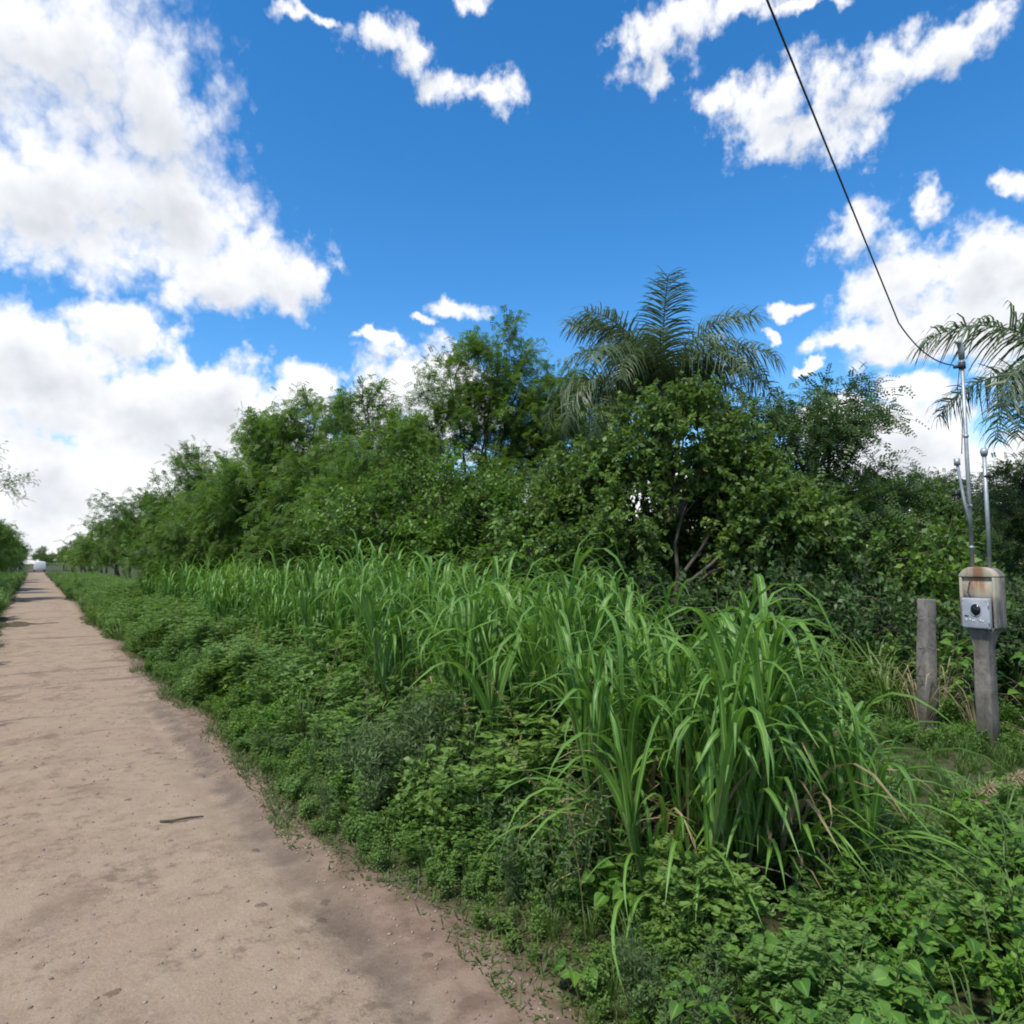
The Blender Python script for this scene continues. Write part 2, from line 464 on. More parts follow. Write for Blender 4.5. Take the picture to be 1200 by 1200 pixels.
def mat_road():
    m, k = new_mat('packed_dirt')
    p = k.n('ShaderNodeTexCoord').outputs['Object']
    s = k.n('ShaderNodeSeparateXYZ', {0: p})
    t_, s_ = s.outputs[0], s.outputs[1]
    big = k.noise(p, .75, 4.0, .6)
    mid = k.noise(p, 5.0, 6.0, .62)
    grain = k.noise(p, 70.0, 5.0, .7)
    base = k.mix(k.step(mid, .3, .7), (.272, .203, .137), (.335, .256, .182))
    base = k.mix(k.step(big, .42, .68, 0.0, .55), base, (.29, .205, .15))
    base = k.mix(k.step(grain, .35, .75, 0.0, .5), base, (.44, .335, .26))
    # trodden stains and damp patches
    st = k.noise(p, 1.9, 7.0, .68, .4)
    patch = k.math('MULTIPLY', k.step(st, .50, .66), k.step(k.noise(p, .6, 2.0), .40, .56))
    base = k.mix(k.math('MULTIPLY', patch, .75), base, (.17, .118, .085))
    fst = k.math('MULTIPLY', k.step(k.noise(p, 8.0, 8.0, .74), .50, .64), k.step(k.noise(p, 1.3, 3.0), .40, .60))
    base = k.mix(k.math('MULTIPLY', fst, .75), base, (.16, .112, .082))
    pale = k.math('MULTIPLY', k.step(k.noise(p, 22.0, 6.0, .7), .55, .72), k.step(k.noise(p, 1.0, 3.0), .40, .62))
    base = k.mix(k.math('MULTIPLY', pale, .45), base, (.50, .40, .32))
    # the damp rut by the right-hand verge
    wv = k.math('ADD', t_, k.math('MULTIPLY_ADD', k.noise(p, .8, 3.0), -.26, .13))
    wv = k.math('ADD', wv, k.math('MULTIPLY_ADD', mid, -.22, .11))
    rut = k.step(k.math('ABSOLUTE', k.math('SUBTRACT', wv, 1.29)), .03, .17, 1.0, 0.0)
    rut = k.math('MULTIPLY', rut, k.step(k.noise(p, 2.2, 6.0, .65), .22, .60))
    rut = k.math('MULTIPLY', rut, k.step(s_, 8.5, 10.5, 1.0, 0.0))
    base = k.mix(k.math('MULTIPLY', rut, .72), base, (.098, .076, .058))
    # brown loam towards both verges
    edge = k.math('MAXIMUM', k.step(wv, 1.22, 1.5), k.step(wv, -.5, -.85))
    base = k.mix(k.math('MULTIPLY', edge, .8), base, k.mix(k.step(mid, .35, .65), (.13, .085, .06), (.25, .175, .13)))
    # farther off: noise-shaped darker bars across the track
    bars = k.n('ShaderNodeMapping', {'Vector': p, 'Scale': (.28, 1.2, 1)}).outputs[0]
    bar = k.math('MULTIPLY', k.step(k.noise(bars, 1.1, 4.0, .6), .56, .66), k.step(s_, 6.0, 9.0))
    base = k.mix(k.math('MULTIPLY', bar, .6), base, (.13, .095, .072))
    # droppings of dark mud and small chips
    vo = k.n('ShaderNodeTexVoronoi', {'Vector': k.vec('ADD', p, (0, 0, 0)).outputs[0], 'Scale': 3.4, 'Randomness': 1.0})
    wig = k.math('MULTIPLY_ADD', k.noise(p, 26.0, 4.0, .65), .24, -.12)
    spots = k.step(k.math('ADD', vo.outputs['Distance'], wig), .05, .12, 1.0, 0.0)
    spots = k.math('MULTIPLY', spots, k.step(k.noise(p, .9, 3.0, .6), .44, .54))
    base = k.mix(k.math('MULTIPLY', spots, .7), base, (.115, .082, .06))
    vo2 = k.n('ShaderNodeTexVoronoi', {'Vector': p, 'Scale': 21.0, 'Randomness': 1.0})
    chip = k.math('MULTIPLY', k.step(vo2.outputs['Distance'], .12, .24, 1.0, 0.0), k.step(k.noise(p, 2.0, 3.0), .46, .58))
    base = k.mix(k.math('MULTIPLY', chip, .55), base, (.19, .14, .11))
    b = k.n('ShaderNodeBsdfPrincipled', {'Base Color': base, 'Roughness': k.math('MULTIPLY_ADD', rut, -.25, .92), 'Specular IOR Level': .2})
    h = k.math('ADD', k.math('MULTIPLY', grain, .35), k.math('ADD', k.math('MULTIPLY', mid, .7), k.math('MULTIPLY', spots, .35)))
    bm = k.n('ShaderNodeBump', {'Strength': .8, 'Distance': .025, 'Height': h})
    k.t.links.new(bm.outputs[0], b.inputs['Normal'])
    k.n('ShaderNodeOutputMaterial', {0: b.outputs[0]})
    return m


S = np.concatenate([[-1500, -600, -200, -60, -25], np.arange(-12, 30, .25), np.arange(30, 90, 1.0), np.arange(90, 200, 4.0), [220, 300, 500, 900, 2000]])
T = np.concatenate([[-2000, -800, -300, -100, -40, -20, -12], np.arange(-8, 10, .2), np.arange(10, 40, 1.0), [50, 80, 140, 300, 800, 2000]])
grid_sheet('ground', S, T, ground_z, mat_ground(), kind='structure')
S = np.concatenate([np.arange(-10, 12, .06), np.arange(12, 40, .2), np.arange(40, 152, 1.0)])
grid_sheet('dirt_track', S, np.arange(-1.25, 2.15, .05), road_z, mat_road(), kind='structure')


# ------------------------------------------------------------------ trees
def spray_feather(lm, P, D, L, tint, k=5, m=5, size=1.0, droop=.35):
    """pinnate leaves along twigs: P origins, D directions, L lengths (n)"""
    n = len(P)
    f = (np.arange(k) + .6) / k
    O = (P[:, None] + D[:, None] * L[:, None, None] * f[None, :, None]).reshape(-1, 3)
    tw = np.repeat(D, k, 0)
    ax = norm(tw * .55 + rng.normal(size=O.shape) * .55 + np.array([0, 0, -droop]))
    nr = norm(np.cross(ax, np.cross(np.array([0, 0, 1.0]) + rng.normal(size=ax.shape) * .35, ax)))
    sd = norm(np.cross(nr, ax))
    ll = rng.uniform(.10, .17, len(O)) * size
    t2 = np.clip(np.repeat(tint, k) + rng.normal(size=len(O)) * .16, 0, 1)
    g = (np.arange(m) + .5) / m
    B = O[:, None] + ax[:, None] * ll[:, None, None] * g[None, :, None]
    B[:, :, 2] -= (g ** 2)[None] * ll[:, None] * .25
    for sg in (1, -1):
        d = norm(sd * sg + ax * .35)
        dd = np.repeat(d, m, 0); aa = np.repeat(ax, m, 0)
        le = (.046 * size * (1 - .3 * g))[None] * np.ones((len(O), 1))
        rhombs(lm, B.reshape(-1, 3), dd, aa, le.ravel() * rng.uniform(.8, 1.2, le.size), .0105 * size, np.repeat(t2, m))


def spray_broad(lm, P, D, L, tint, k=6, size=1.0, droop=.3, fold=.2):
    f = (np.arange(k) + .5) / k
    O = (P[:, None] + D[:, None] * L[:, None, None] * f[None, :, None]).reshape(-1, 3)
    tw = np.repeat(D, k, 0)
    ax = norm(tw * .4 + rng.normal(size=O.shape) * .7 + np.array([0, 0, -droop]))
    sd = norm(np.cross(ax, np.array([0, 0, 1.0]) + rng.normal(size=ax.shape) * .5))
    t2 = np.clip(np.repeat(tint, k) + rng.normal(size=len(O)) * .2, 0, 1)
    le = rng.uniform(.06, .11, len(O)) * size
    rhombs(lm, O, ax, sd, le, le * .30, t2)


def make_tree(lobes, fork=1.1, base_r=.10, nb=14, nt=8, leaf='feather', size=1.0, twig=(.25, .55), k=5, m=5, droop=.35,
              stems=1, sag=.15, wander=.12):
    """lobes: centre (x, y, z), radii (x, y, z), density factor. Returns wood, leaves."""
    wm, lm = MB(), MB()
    heads = []
    for q in range(stems):
        a = rng.uniform(0, 6.28)
        foot = np.array([math.cos(a), math.sin(a), 0]) * (.0 if stems == 1 else .22)
        top = foot * 2.2 + np.array([rng.normal() * wander, rng.normal() * wander, fork * rng.uniform(.85, 1.1)])
        pts = bez(foot - np.array([0, 0, .15]), (foot + top) / 2 + rng.normal(size=3) * wander * .7 * np.array([1, 1, 0]), top, 7)
        tube(wm, pts, np.linspace(base_r, base_r * .72, 7) * (1 + .5 * np.exp(-np.arange(7) * 1.5)), 8)
        heads.append(top)
    heads = np.array(heads)
    for (c, r, dens) in lobes:
        c = np.array(c, float); r = np.array(r, float)
        h = heads[np.argmin(np.linalg.norm(heads[:, :2] - c[None, :2], axis=1))]
        mid = h * .45 + c * .55 + np.array([0, 0, .25 * np.linalg.norm((c - h)[:2])]) + rng.normal(size=3) * .12
        limb = bez(h, mid, c + r * np.array([0, 0, .35]), 8)
        limb[1:-1] += rng.normal(size=(6, 3)) * .035
        tube(wm, limb, np.linspace(base_r * .42, .010, 8), 6)
        nbl = max(3, int(nb * dens))
        dirs = rand_dir(nbl, -.45)
        for q in range(nbl):
            st = limb[rng.integers(3, 8)]
            end = c + r * dirs[q] * rng.uniform(.62, 1.02)
            mp = (st + end) / 2 + np.array([0, 0, .16 * np.linalg.norm(end - st)])
            path = bez(st, mp, end, 6)
            path[1:] += rng.normal(size=(5, 3)) * .03
            path[-1, 2] -= sag * np.linalg.norm(end - st) * .5
            tube(wm, path, np.linspace(.011, .003, 6), 4, cap=False)
            ft = rng.uniform(.25, 1.0, nt) * 4.999
            i = ft.astype(int); fr = (ft - i)[:, None]
            P = path[i] * (1 - fr) + path[i + 1] * fr
            pd = norm(path[i + 1] - path[i])
            D = norm(pd * .55 + norm(P - c) * .45 + rng.normal(size=P.shape) * .5 + np.array([0, 0, .1]))
            L = rng.uniform(*twig, nt)
            tint = np.clip(.45 + .3 * rng.normal() + .15 * rng.normal(size=nt), 0, 1)
            for a_, b_, l_ in zip(P, D, L):
                tube(wm, [a_, a_ + b_ * l_ * .6, a_ + b_ * l_ + np.array([0, 0, -.04 * l_])], [.004, .003, .0015], 3, cap=False)
            if leaf == 'feather':
                spray_feather(lm, P, D, L, tint, k, m, size, droop)
            else:
                spray_broad(lm, P, D, L, tint, k, size, droop)
    return wm, lm


KIND = {}


def tree_kind(key, leaf_material, *a, **kw):
    w, l = make_tree(*a, **kw)
    KIND[key] = (w.mesh('trunk', M['bark'], True), l.mesh('crown', M[leaf_material]))


def plant_tree(key, name, label, cat, x, y, sc=1.0, rz=0.0, group=None, sz=None):
    t = thing(name, label, cat, (x, y, gz(x, y) - .03), rz, group)
    t.scale = (sc, sc, sz or sc)
    put('trunk', KIND[key][0], t)
    put('crown', KIND[key][1], t, kind='stuff')
    return t


# spreading thorn tree with feathery crown reaching low
tree_kind('spread', 'feather', [((0, 0, 3.0), (1.6, 1.5, 1.0), 1.3), ((-1.5, .3, 2.3), (1.3, 1.2, .9), 1), ((1.5, -.2, 2.4), (1.3, 1.2, .9), 1),
                                ((.2, -1.3, 2.1), (1.4, 1.1, .9), 1), ((0, 1.3, 2.3), (1.3, 1.1, .9), 1), ((-.8, -1.2, 1.5), (1.1, .9, .6), .4),
                                ((.9, -1.2, 1.5), (1.1, .9, .6), .4), ((.3, .1, 3.9), (1.0, 1.0, .7), .8), ((-1.9, -.4, 1.5), (.9, .9, .6), .4)],
          fork=1.0, base_r=.13, nb=22, nt=13, size=1.35, stems=3)
tree_kind('spread_tall', 'feather', [((0, 0, 3.6), (1.5, 1.4, 1.1), 1.2), ((-1.2, .2, 2.7), (1.2, 1.1, 1.0), 1), ((1.3, .1, 2.8), (1.2, 1.1, 1.0), 1),
                                     ((.1, -1.1, 2.0), (1.4, 1.0, .9), 1), ((.2, .2, 4.7), (1.1, 1.0, .8), .85), ((-.9, .2, 4.1), (.8, .8, .7), .7),
                                     ((1.0, -.9, 1.4), (1.0, .9, .8), .7), ((-1.0, -.9, 1.4), (1.0, .9, .8), .7)],
          fork=1.3, base_r=.12, nb=22, nt=13, size=1.35, stems=2)
tree_kind('sparse', 'feather', [((0, 0, 4.9), (1.0, 1.0, .9), 1.2), ((-.9, .1, 5.6), (.8, .8, .8), .9), ((.8, .1, 5.6), (.9, .8, .8), 1.0), ((1.2, 0, 4.6), (.8, .8, .7), 1.0),
                                ((-1.3, 0, 4.3), (.9, .8, .7), .6), ((.2, .1, 6.3), (.9, .8, .7), .9), ((.5, -.2, 3.5), (1.0, .9, .7), 1.0)],
          fork=2.4, base_r=.11, nb=20, nt=13, size=1.35, twig=(.3, .6), wander=.22, droop=.2)
tree_kind('wispy', 'feather', [((0, 0, 4.0), (1.4, 1.3, .9), .6), ((-1.2, 0, 3.5), (1.1, 1, .8), .5), ((1.2, 0, 3.6), (1.1, 1, .8), .5), ((.2, 0, 4.9), (1.0, 1, .7), .4)],
          fork=2.0, base_r=.08, nb=14, nt=9, size=1.0, twig=(.3, .7), k=4, m=5, wander=.2, droop=.1)
tree_kind('fresh', 'fresh', [((0, 0, 2.5), (1.4, 1.2, .9), 1.2), ((-1.1, -.1, 2.0), (1.0, 1, .8), 1), ((1.1, -.1, 2.1), (1.1, 1, .8), 1), ((.1, -.8, 1.4), (1.3, .9, .8), 1),
                             ((-.8, -.6, 1.0), (.9, .8, .6), .7), ((.9, -.6, 1.1), (.9, .8, .6), .7)],
          fork=.8, base_r=.07, nb=20, nt=12, leaf='broad', size=.85, k=18, stems=3, droop=.35)
tree_kind('broad', 'broad', [((-.1, -.2, 3.2), (1.3, .9, .8), 1.6), ((-.9, -.1, 2.6), (.8, .9, .8), 1), ((1.0, -.1, 2.5), (1.0, .9, .8), 1.1), ((1.0, -.7, 1.8), (.85, .9, .8), 1), ((1.4, -.4, 1.4), (.8, .8, .7), .8), ((-1.2, -.5, 1.7), (.6, .7, .7), .7), ((1.1, -.5, .9), (.9, .8, .6), .7)],
          fork=1.1, base_r=.07, nb=20, nt=12, leaf='broad', size=.95, k=26, stems=2, droop=.5, sag=.4)
tree_kind('dark', 'feather_dark', [((0, 0, 3.2), (1.3, 1.2, .8), 1.2), ((.9, 0, 3.7), (.9, .9, .6), .6), ((-.8, 0, 2.6), (1.0, 1, .8), 1), ((1.0, -.2, 2.4), (1.1, 1, .8), 1.1),
                                   ((.2, -.7, 1.8), (1.3, .9, .8), 1), ((1.1, -.5, 1.3), (1.0, .9, .8), .9), ((-.6, -.5, 1.2), (1.0, .8, .7), .8)],
          fork=1.1, base_r=.10, nb=22, nt=12, size=1.35, stems=2)
tree_kind('bush', 'feather_dark', [((0, 0, 1.1), (.9, .9, .6), 1), ((-.7, 0, .8), (.7, .7, .5), .8), ((.7, 0, .8), (.7, .7, .5), .8), ((0, -.5, .6), (.8, .6, .5), .8)],
          fork=.35, base_r=.035, nb=18, nt=10, leaf='broad', size=.95, k=12, stems=4)
tree_kind('bush_fresh', 'fresh', [((0, 0, 1.2), (.9, .9, .6), 1), ((-.6, 0, .8), (.7, .7, .5), .8), ((.7, 0, .9), (.7, .7, .5), .8), ((.2, -.5, .6), (.8, .6, .5), .8)],
          fork=.35, base_r=.03, nb=18, nt=10, leaf='broad', size=1.0, k=11, stems=4)

TREES = [
    # key, name, label, category, x, y, scale, turn
    ('spread', 'thorn_tree', 'wide feathery thorn tree with dark hollow beneath, beside the tall grass nearest the far track', 'tree', -11.2, 23.5, 1.25, .3),
    ('wispy', 'thin_tree', 'thin tree with bare wispy twigs poking above the dark hedge left of centre', 'tree', -9.6, 25.0, 1.22, 1.0),
    ('spread_tall', 'thorn_tree', 'tall feathery thorn tree left of centre with thin twigs fading into white cloud', 'tree', -5.5, 18.6, 1.2, .8),
    ('spread_tall', 'thorn_tree', 'tall feathery thorn tree left of the dark trunked tree, rounded at its top', 'tree', -3.4, 16.6, 1.1, 3.6),
    ('spread', 'thorn_tree', 'broad feathery thorn tree between the dark hedge and the taller thicket', 'tree', -7.6, 21.5, 1.4, 5.0),
    ('wispy', 'thin_tree', 'thin see-through tree against the round white cloud, left of the dark trunked tree', 'tree', -2.9, 18.2, 1.16, 2.2),
    ('spread', 'thorn_tree', 'broad feathery thorn tree in mid green in the middle of the thicket', 'tree', -2.3, 14.2, 1.05, 2.1),
    ('fresh', 'leafy_tree', 'bright green leafy bush tree below the thin dark trunk, above the tall grass', 'tree', -1.3, 12.6, 1.14, .4),
    ('fresh', 'leafy_tree', 'light green leafy tree left of the palm, its foot behind the tall grass', 'tree', -.35, 12.0, .98, 2.9),
    ('sparse', 'thin_tree', 'tall open crowned tree with a dark leaning trunk showing, left of the palm', 'tree', -.55, 16.0, 1.06, 0.0),
    ('sparse', 'thin_tree', 'open crowned tree with dense top between the dark trunked tree and the palm', 'tree', 1.2, 16.4, .94, 2.6),
    ('bush_fresh', 'leafy_shrub', 'low leafy shrub under the gap of white sky left of the palm', 'shrub', .25, 10.6, 1.30, .7),
    ('broad', 'leafy_tree', 'leafy tree draped round the foot of the palm in front of its trunk', 'tree', 2.75, 10.7, 1.12, .0),
    ('broad', 'leafy_tree', 'leafy tree close against the left side of the palm', 'tree', 1.05, 12.0, .95, 1.2),
    ('broad', 'leafy_tree', 'leafy tree close against the right side of the palm, below its right fronds', 'tree', 4.1, 12.3, 1.0, 4.2),
    ('dark', 'thorn_tree', 'dark green tree right of the palm with a branch reaching out at its top', 'tree', 4.75, 11.6, 1.16, .3),
    ('dark', 'thorn_tree', 'dark rounded tree at the right end of the thicket, left of the concrete post', 'tree', 6.5, 13.3, .78, 3.9),
    ('broad', 'leafy_tree', 'small distant tree with layered branches against cloud, left of the meter post', 'tree', 8.8, 15.6, .92, 2.4),
    ('bush_fresh', 'leafy_shrub', 'light green shrub behind the bare concrete post', 'shrub', 5.9, 10.0, 1.25, 1.9),
    ('dark', 'leafy_tree', 'dark tree close behind the meter box at the right edge', 'tree', 8.2, 10.6, .83, 1.0),
    ('bush', 'leafy_shrub', 'dark low shrub in the shade right of the palm trunk', 'shrub', 3.4, 9.0, 1.05, .0),
    ('bush', 'leafy_shrub', 'dark low shrub between the tall grass and the concrete post', 'shrub', 4.5, 8.9, .95, 1.5),
    ('bush', 'leafy_shrub', 'dark leafy shrub right behind the concrete meter pillar', 'shrub', 5.6, 7.3, .85, 2.5),
    ('bush', 'leafy_shrub', 'dark shrub in the shade behind the second big grass clump', 'shrub', 1.5, 9.4, 1.0, 3.1),
    ('spread', 'thorn_tree', 'feathery bush overhanging the tall grass where the grass row thins out', 'tree', -7.7, 19.0, .85, 4.0),
]
for key, name, label, cat, x, y, sc, rz in TREES:
    plant_tree(key, name, label, cat, x, y, sc, rz)

FAR = 'thorn trees lining the right of the far track'
for i, s in enumerate([36, 44, 53, 63, 75, 89, 104, 122, 143, 168]):
    x, y = road(s, 6.2 + rng.uniform(-.4, .8))
    plant_tree(['spread', 'spread_tall'][i % 2], 'thorn_tree', 'feathery thorn tree in the hedge lining the right of the track towards its far end', 'tree',
               x, y, rng.uniform(1.05, 1.25), rng.uniform(0, 6.28), FAR)
LEFT = 'bushy trees lining the left of the track'
for i, s in enumerate([40, 47, 55, 64, 74, 86, 99, 114, 130, 150]):
    x, y = road(s, -3.3 + rng.uniform(-.4, .2))
    plant_tree(['spread', 'spread_tall'][i % 2], 'thorn_tree', 'feathery thorn tree in the hedge on the left of the track', 'tree', x, y, rng.uniform(1.0, 1.2), rng.uniform(0, 6.28), LEFT)
x, y = road(39, -2.9)
plant_tree('wispy', 'thin_tree', 'nearly bare dark branched tree at the left edge above the track', 'tree', x, y, 1.45, 1.3)
END = 'trees closing the view beyond the end of the track'
for i, (s, t_) in enumerate([(180, 1.5), (183, -3), (182, 5.5), (190, -8), (195, 10)]):
    x, y = road(s, t_)
    plant_tree(['spread', 'dark'][i % 2], 'thorn_tree', 'tree closing the view beyond the far end of the track', 'tree', x, y, rng.uniform(1.1, 1.3), rng.uniform(0, 6.28), END)
BACK = 'trees closing the view behind the thicket'
for i, (x, y) in enumerate([(-17, 40), (-13, 33), (-9, 32), (-5, 29), (-1, 28), (2.5, 27), (6, 27), (9.5, 26), (13, 25), (16.5, 24), (20, 23), (-24, 52), (-32, 66), (12, 18), (15.5, 18), (-10, 29), (17, 15.5)]):
    plant_tree(['spread', 'dark', 'spread_tall'][i % 3], 'thorn_tree', 'tree in the background closing the gaps behind the thicket', 'tree', x, y, rng.uniform(.85, 1.0), rng.uniform(0, 6.28), BACK)


# ------------------------------------------------------------------ palms
def frond_mesh(length, droop, n=46, ll=.62, plume=.5, seed=0):
    """one feather frond along +x: the stalk and its hanging leaflets"""
    rm, lm = MB(), MB()
    u = np.linspace(0, 1, 14)
    ang = .95 - droop * u ** 1.3                       # climbs, then bends over
    stepv = np.stack([np.cos(ang), 0 * u, np.sin(ang)], 1) * length / 13
    pts = np.concatenate([[[0, 0, 0]], np.cumsum(stepv[:-1], 0)])
    tube(rm, pts, np.linspace(.022, .004, 14), 5)
    for sg in (1, -1):
        f = np.linspace(.14, .995, n) + rng.normal(size=n) * .004
        f = np.clip(f, .12, 1)
        P = np.stack([np.interp(f, u, pts[:, i]) for i in range(3)], 1)
        a = np.interp(f, u, ang)
        tg = np.stack([np.cos(a), 0 * a, np.sin(a)], 1)
        up = np.stack([-np.sin(a), 0 * a, np.cos(a)], 1)
        side = np.array([0, sg, 0.0])
        L = ll * np.interp(f, [0, .3, .75, 1], [.75, 1, .85, .45]) * rng.uniform(.85, 1.1, n)
        el = rng.normal(size=n)[:, None] * plume
        d = norm(side + tg * .55 + up * (.25 + el))
        w = np.cross(d, tg); w = norm(w)
        K = 5
        cur = P.copy(); dirn = d.copy()
        rows = []
        for q in range(K):
            wd = .0105 * [1, 1.25, 1.0, .7, .12][q]
            rows.append((cur - tg * wd, cur + tg * wd))
            cur = cur + dirn * (L / (K - 1))[:, None]
            dirn = norm(dirn + np.array([0, 0, -.48 - .12 * q]))
        V = np.stack([x for r in rows for x in r], 1).reshape(-1, 3)
        base = np.arange(n)[:, None] * (2 * K)
        Q = np.concatenate([base + [2 * q, 2 * q + 1, 2 * q + 3, 2 * q + 2] for q in range(K - 1)])
        Dt = np.zeros((n, 2 * K, 3)); Dt[:, :, 0] = np.clip(.5 + .3 * rng.normal(size=n), 0, 1)[:, None]
        Dt[:, :, 1] = np.repeat(np.linspace(0, 1, K), 2)[None]
        lm.add(V, Q, Dt.reshape(-1, 3))
    return rm.mesh('frond_stalk', M['rachis'], True), lm.mesh('leaflets', M['palm'])


FRONDS = [frond_mesh(2.6, 1.6, 82, .80), frond_mesh(2.6, 2.0, 82, .82), frond_mesh(2.5, 2.5, 78, .76), frond_mesh(2.4, 2.9, 74, .70)]


def make_palm(label, x, y, trunk_h, fr, trunk_r=.12, sc=1.0, fruit=False, dead=0):
    t = thing('palm_tree', label, 'palm', (x, y, gz(x, y) - .05))
    wm = MB()
    zz = np.linspace(0, trunk_h, 22)
    rr = trunk_r * (1.25 - .35 * zz / trunk_h) * (1 + .05 * (np.arange(22) % 2)) + .04 * np.exp(-zz * 3)
    pts = np.stack([.10 * np.sin(zz * .9), .05 * np.sin(zz * .7 + 1), zz], 1)
    tube(wm, pts, rr, 12)
    wm.build('trunk', M['palm_trunk'], t, True)
    top = pts[-1]
    bm_ = MB()                                           # old leaf bases round the crown shaft
    for q in range(26):
        a = q * 2.4; z0 = trunk_h - .75 + q * .03
        d = np.array([math.cos(a), math.sin(a), 0])
        p0 = np.array([top[0], top[1], z0]) + d * trunk_r * .7
        tube(bm_, [p0, p0 + d * .10 + [0, 0, .16], p0 + d * .20 + [0, 0, .36]], [.045, .03, .012], 5)
    bm_.build('leaf_bases', M['palm_trunk'], t, True)
    for a, tilt, kind, s in fr:
        a += rng.normal() * .14; tilt += rng.normal() * .09; s *= rng.uniform(.84, 1.08)
        f = put('frond', FRONDS[kind][0], t, (top[0] + .08 * math.cos(a), top[1] + .08 * math.sin(a), trunk_h - .02))
        f.rotation_euler = Matrix.Rotation(a, 3, 'Z').to_4x4().to_3x3().__matmul__(Matrix.Rotation(-tilt, 3, 'Y')).to_euler()
        f.scale = (s * sc,) * 3
        put('leaflets', FRONDS[kind][1], f, kind='stuff')
    if fruit:
        fm = MB()
        for q in range(110):
            a = -1.45 + rng.normal() * .45; l = rng.uniform(.35, .8)
            d = np.array([math.cos(a), math.sin(a), 0])
            p0 = top + np.array([0, 0, -.05]) + d * .12
            pth = bez(p0, p0 + d * l * .7 + [rng.normal() * .1, rng.normal() * .05, .12], p0 + d * l + [rng.normal() * .12, 0, -.12 - .45 * l], 5)
            tube(fm, pth, [.011, .013, .014, .013, .007], 3, D=(rng.uniform(), .5, 0), cap=False)
        fm.build('fruit_cluster', M['fruit'], t, kind='stuff')
    for q in range(dead):
        dm = MB()
        a = rng.uniform(-2.6, -.5); z0 = rng.uniform(trunk_h * .42, trunk_h * .70)
        for _ in range(26):
            aa = a + rng.normal() * .28; d = np.array([math.cos(aa), math.sin(aa), 0])
            l = rng.uniform(.5, 1.0)
            p0 = np.array([top[0], top[1], z0]) + d * trunk_r
            c = np.stack([p0, p0 + d * .16 + [0, 0, .02], p0 + d * .22 + [0, 0, -l * .5], p0 + d * (.16 + .1 * rng.normal()) + [rng.normal() * .08, 0, -l]])
            w = np.array([-d[1], d[0], 0]) * .016
            V = np.concatenate([c - w, c + w])
            dm.add(V, [(0, 1, 5, 4), (1, 2, 6, 5), (2, 3, 7, 6)], (rng.uniform(), .5, 0))
        dm.build('dead_frond', M['dead_frond'], t)
    return t


A = R
make_palm('tall feathery palm with orange fruit stalks rising above the thicket', 2.9, 12.6, 4.6,
          [(A(80), .62, 0, 1.08), (A(260), .55, 0, 1.05), (A(175), .50, 0, 1.0), (A(140), .58, 0, 1.1), (A(10), .42, 0, 1.05), (A(185), .15, 1, .95), (A(-15), .1, 1, 1.0), (A(215), .05, 1, .95),
           (A(320), .12, 1, .95), (A(240), -.05, 2, .95), (A(300), -.1, 2, .95), (A(345), -.25, 2, 1.0), (A(195), -.25, 2, 1.0), (A(60), .1, 1, 1),
           (A(110), .1, 1, 1), (A(130), -.2, 2, 1), (A(35), -.2, 2, 1), (A(165), -.3, 2, 1), (A(225), -.5, 3, .9), (A(330), -.55, 3, .9), (A(5), -.5, 3, .9), (A(178), -.62, 3, .95), (A(205), -.45, 3, 1.0), (A(160), -.1, 2, 1.05), (A(350), -.05, 2, 1.05), (A(20), -.4, 3, 1.0), (A(250), .25, 1, .8), (A(305), .35, 1, .8), (A(95), .35, 0, 1.05), (A(190), .45, 0, .95), (A(170), -.8, 3, .9)],
          fruit=True, dead=7)
make_palm('palm reaching in from the right edge, its dark fronds behind the thin steel mast', 7.9, 9.0, 3.85,
          [(A(172), .30, 1, .98), (A(185), -.28, 2, .98), (A(192), -.06, 2, .95), (A(120), .2, 1, 1), (A(90), 0, 2, 1), (A(60), .1, 1, 1), (A(30), 0, 2, 1), (A(0), .2, 1, 1),
           (A(330), 0, 2, 1), (A(300), .1, 1, 1), (A(270), 0, 2, 1), (A(240), .0, 2, .9), (A(200), .75, 0, .8), (A(100), .7, 0, .8), (A(340), .7, 0, .8), (A(195), -.55, 3, .9)])


# ------------------------------------------------------------------ tall cane-like grass
def blade(mb, L, W, lean, bend, K=10, tint=.5, tipfall=1.6, base=np.zeros(3), az=0.0, twist=0.0, fold=.35):
    """one strap leaf: rises at 'lean' from upright, then falls over; V-shaped in section"""
    u = np.linspace(0, 1, K)
    th = lean + bend * smooth(.38, .92, u) * tipfall / 1.6 + .15 * u
    dr = np.stack([np.sin(th), 0 * u, np.cos(th)], 1)
    P = np.concatenate([[[0, 0, 0]], np.cumsum(dr[:-1] * L / (K - 1), 0)])
    P[:, 1] += twist * u ** 2 * L * .3
    w = W * np.interp(u, [0, .12, .45, .8, 1], [.55, .9, 1, .6, .03])
    nrm = np.stack([np.cos(th), 0 * u, -np.sin(th)], 1)
    e = np.array([0, 1.0, 0])
    l = P - e * w[:, None] - nrm * (w * fold)[:, None]
    r = P + e * w[:, None] - nrm * (w * fold)[:, None]
    V = np.stack([l, P, r], 1).reshape(-1, 3)
    c, s = math.cos(az), math.sin(az)
    V = V @ np.array([[c, s, 0], [-s, c, 0], [0, 0, 1]]) + base
    i = np.arange(K - 1)[:, None] * 3
    Q = np.concatenate([i + [0, 1, 4, 3], i + [1, 2, 5, 4]])
    D = np.zeros((K, 3, 3)); D[:, :, 0] = tint; D[:, :, 1] = u[:, None]; D[:, :, 2] = [-1, 0, 1]
    mb.add(V, Q, D.reshape(-1, 3))


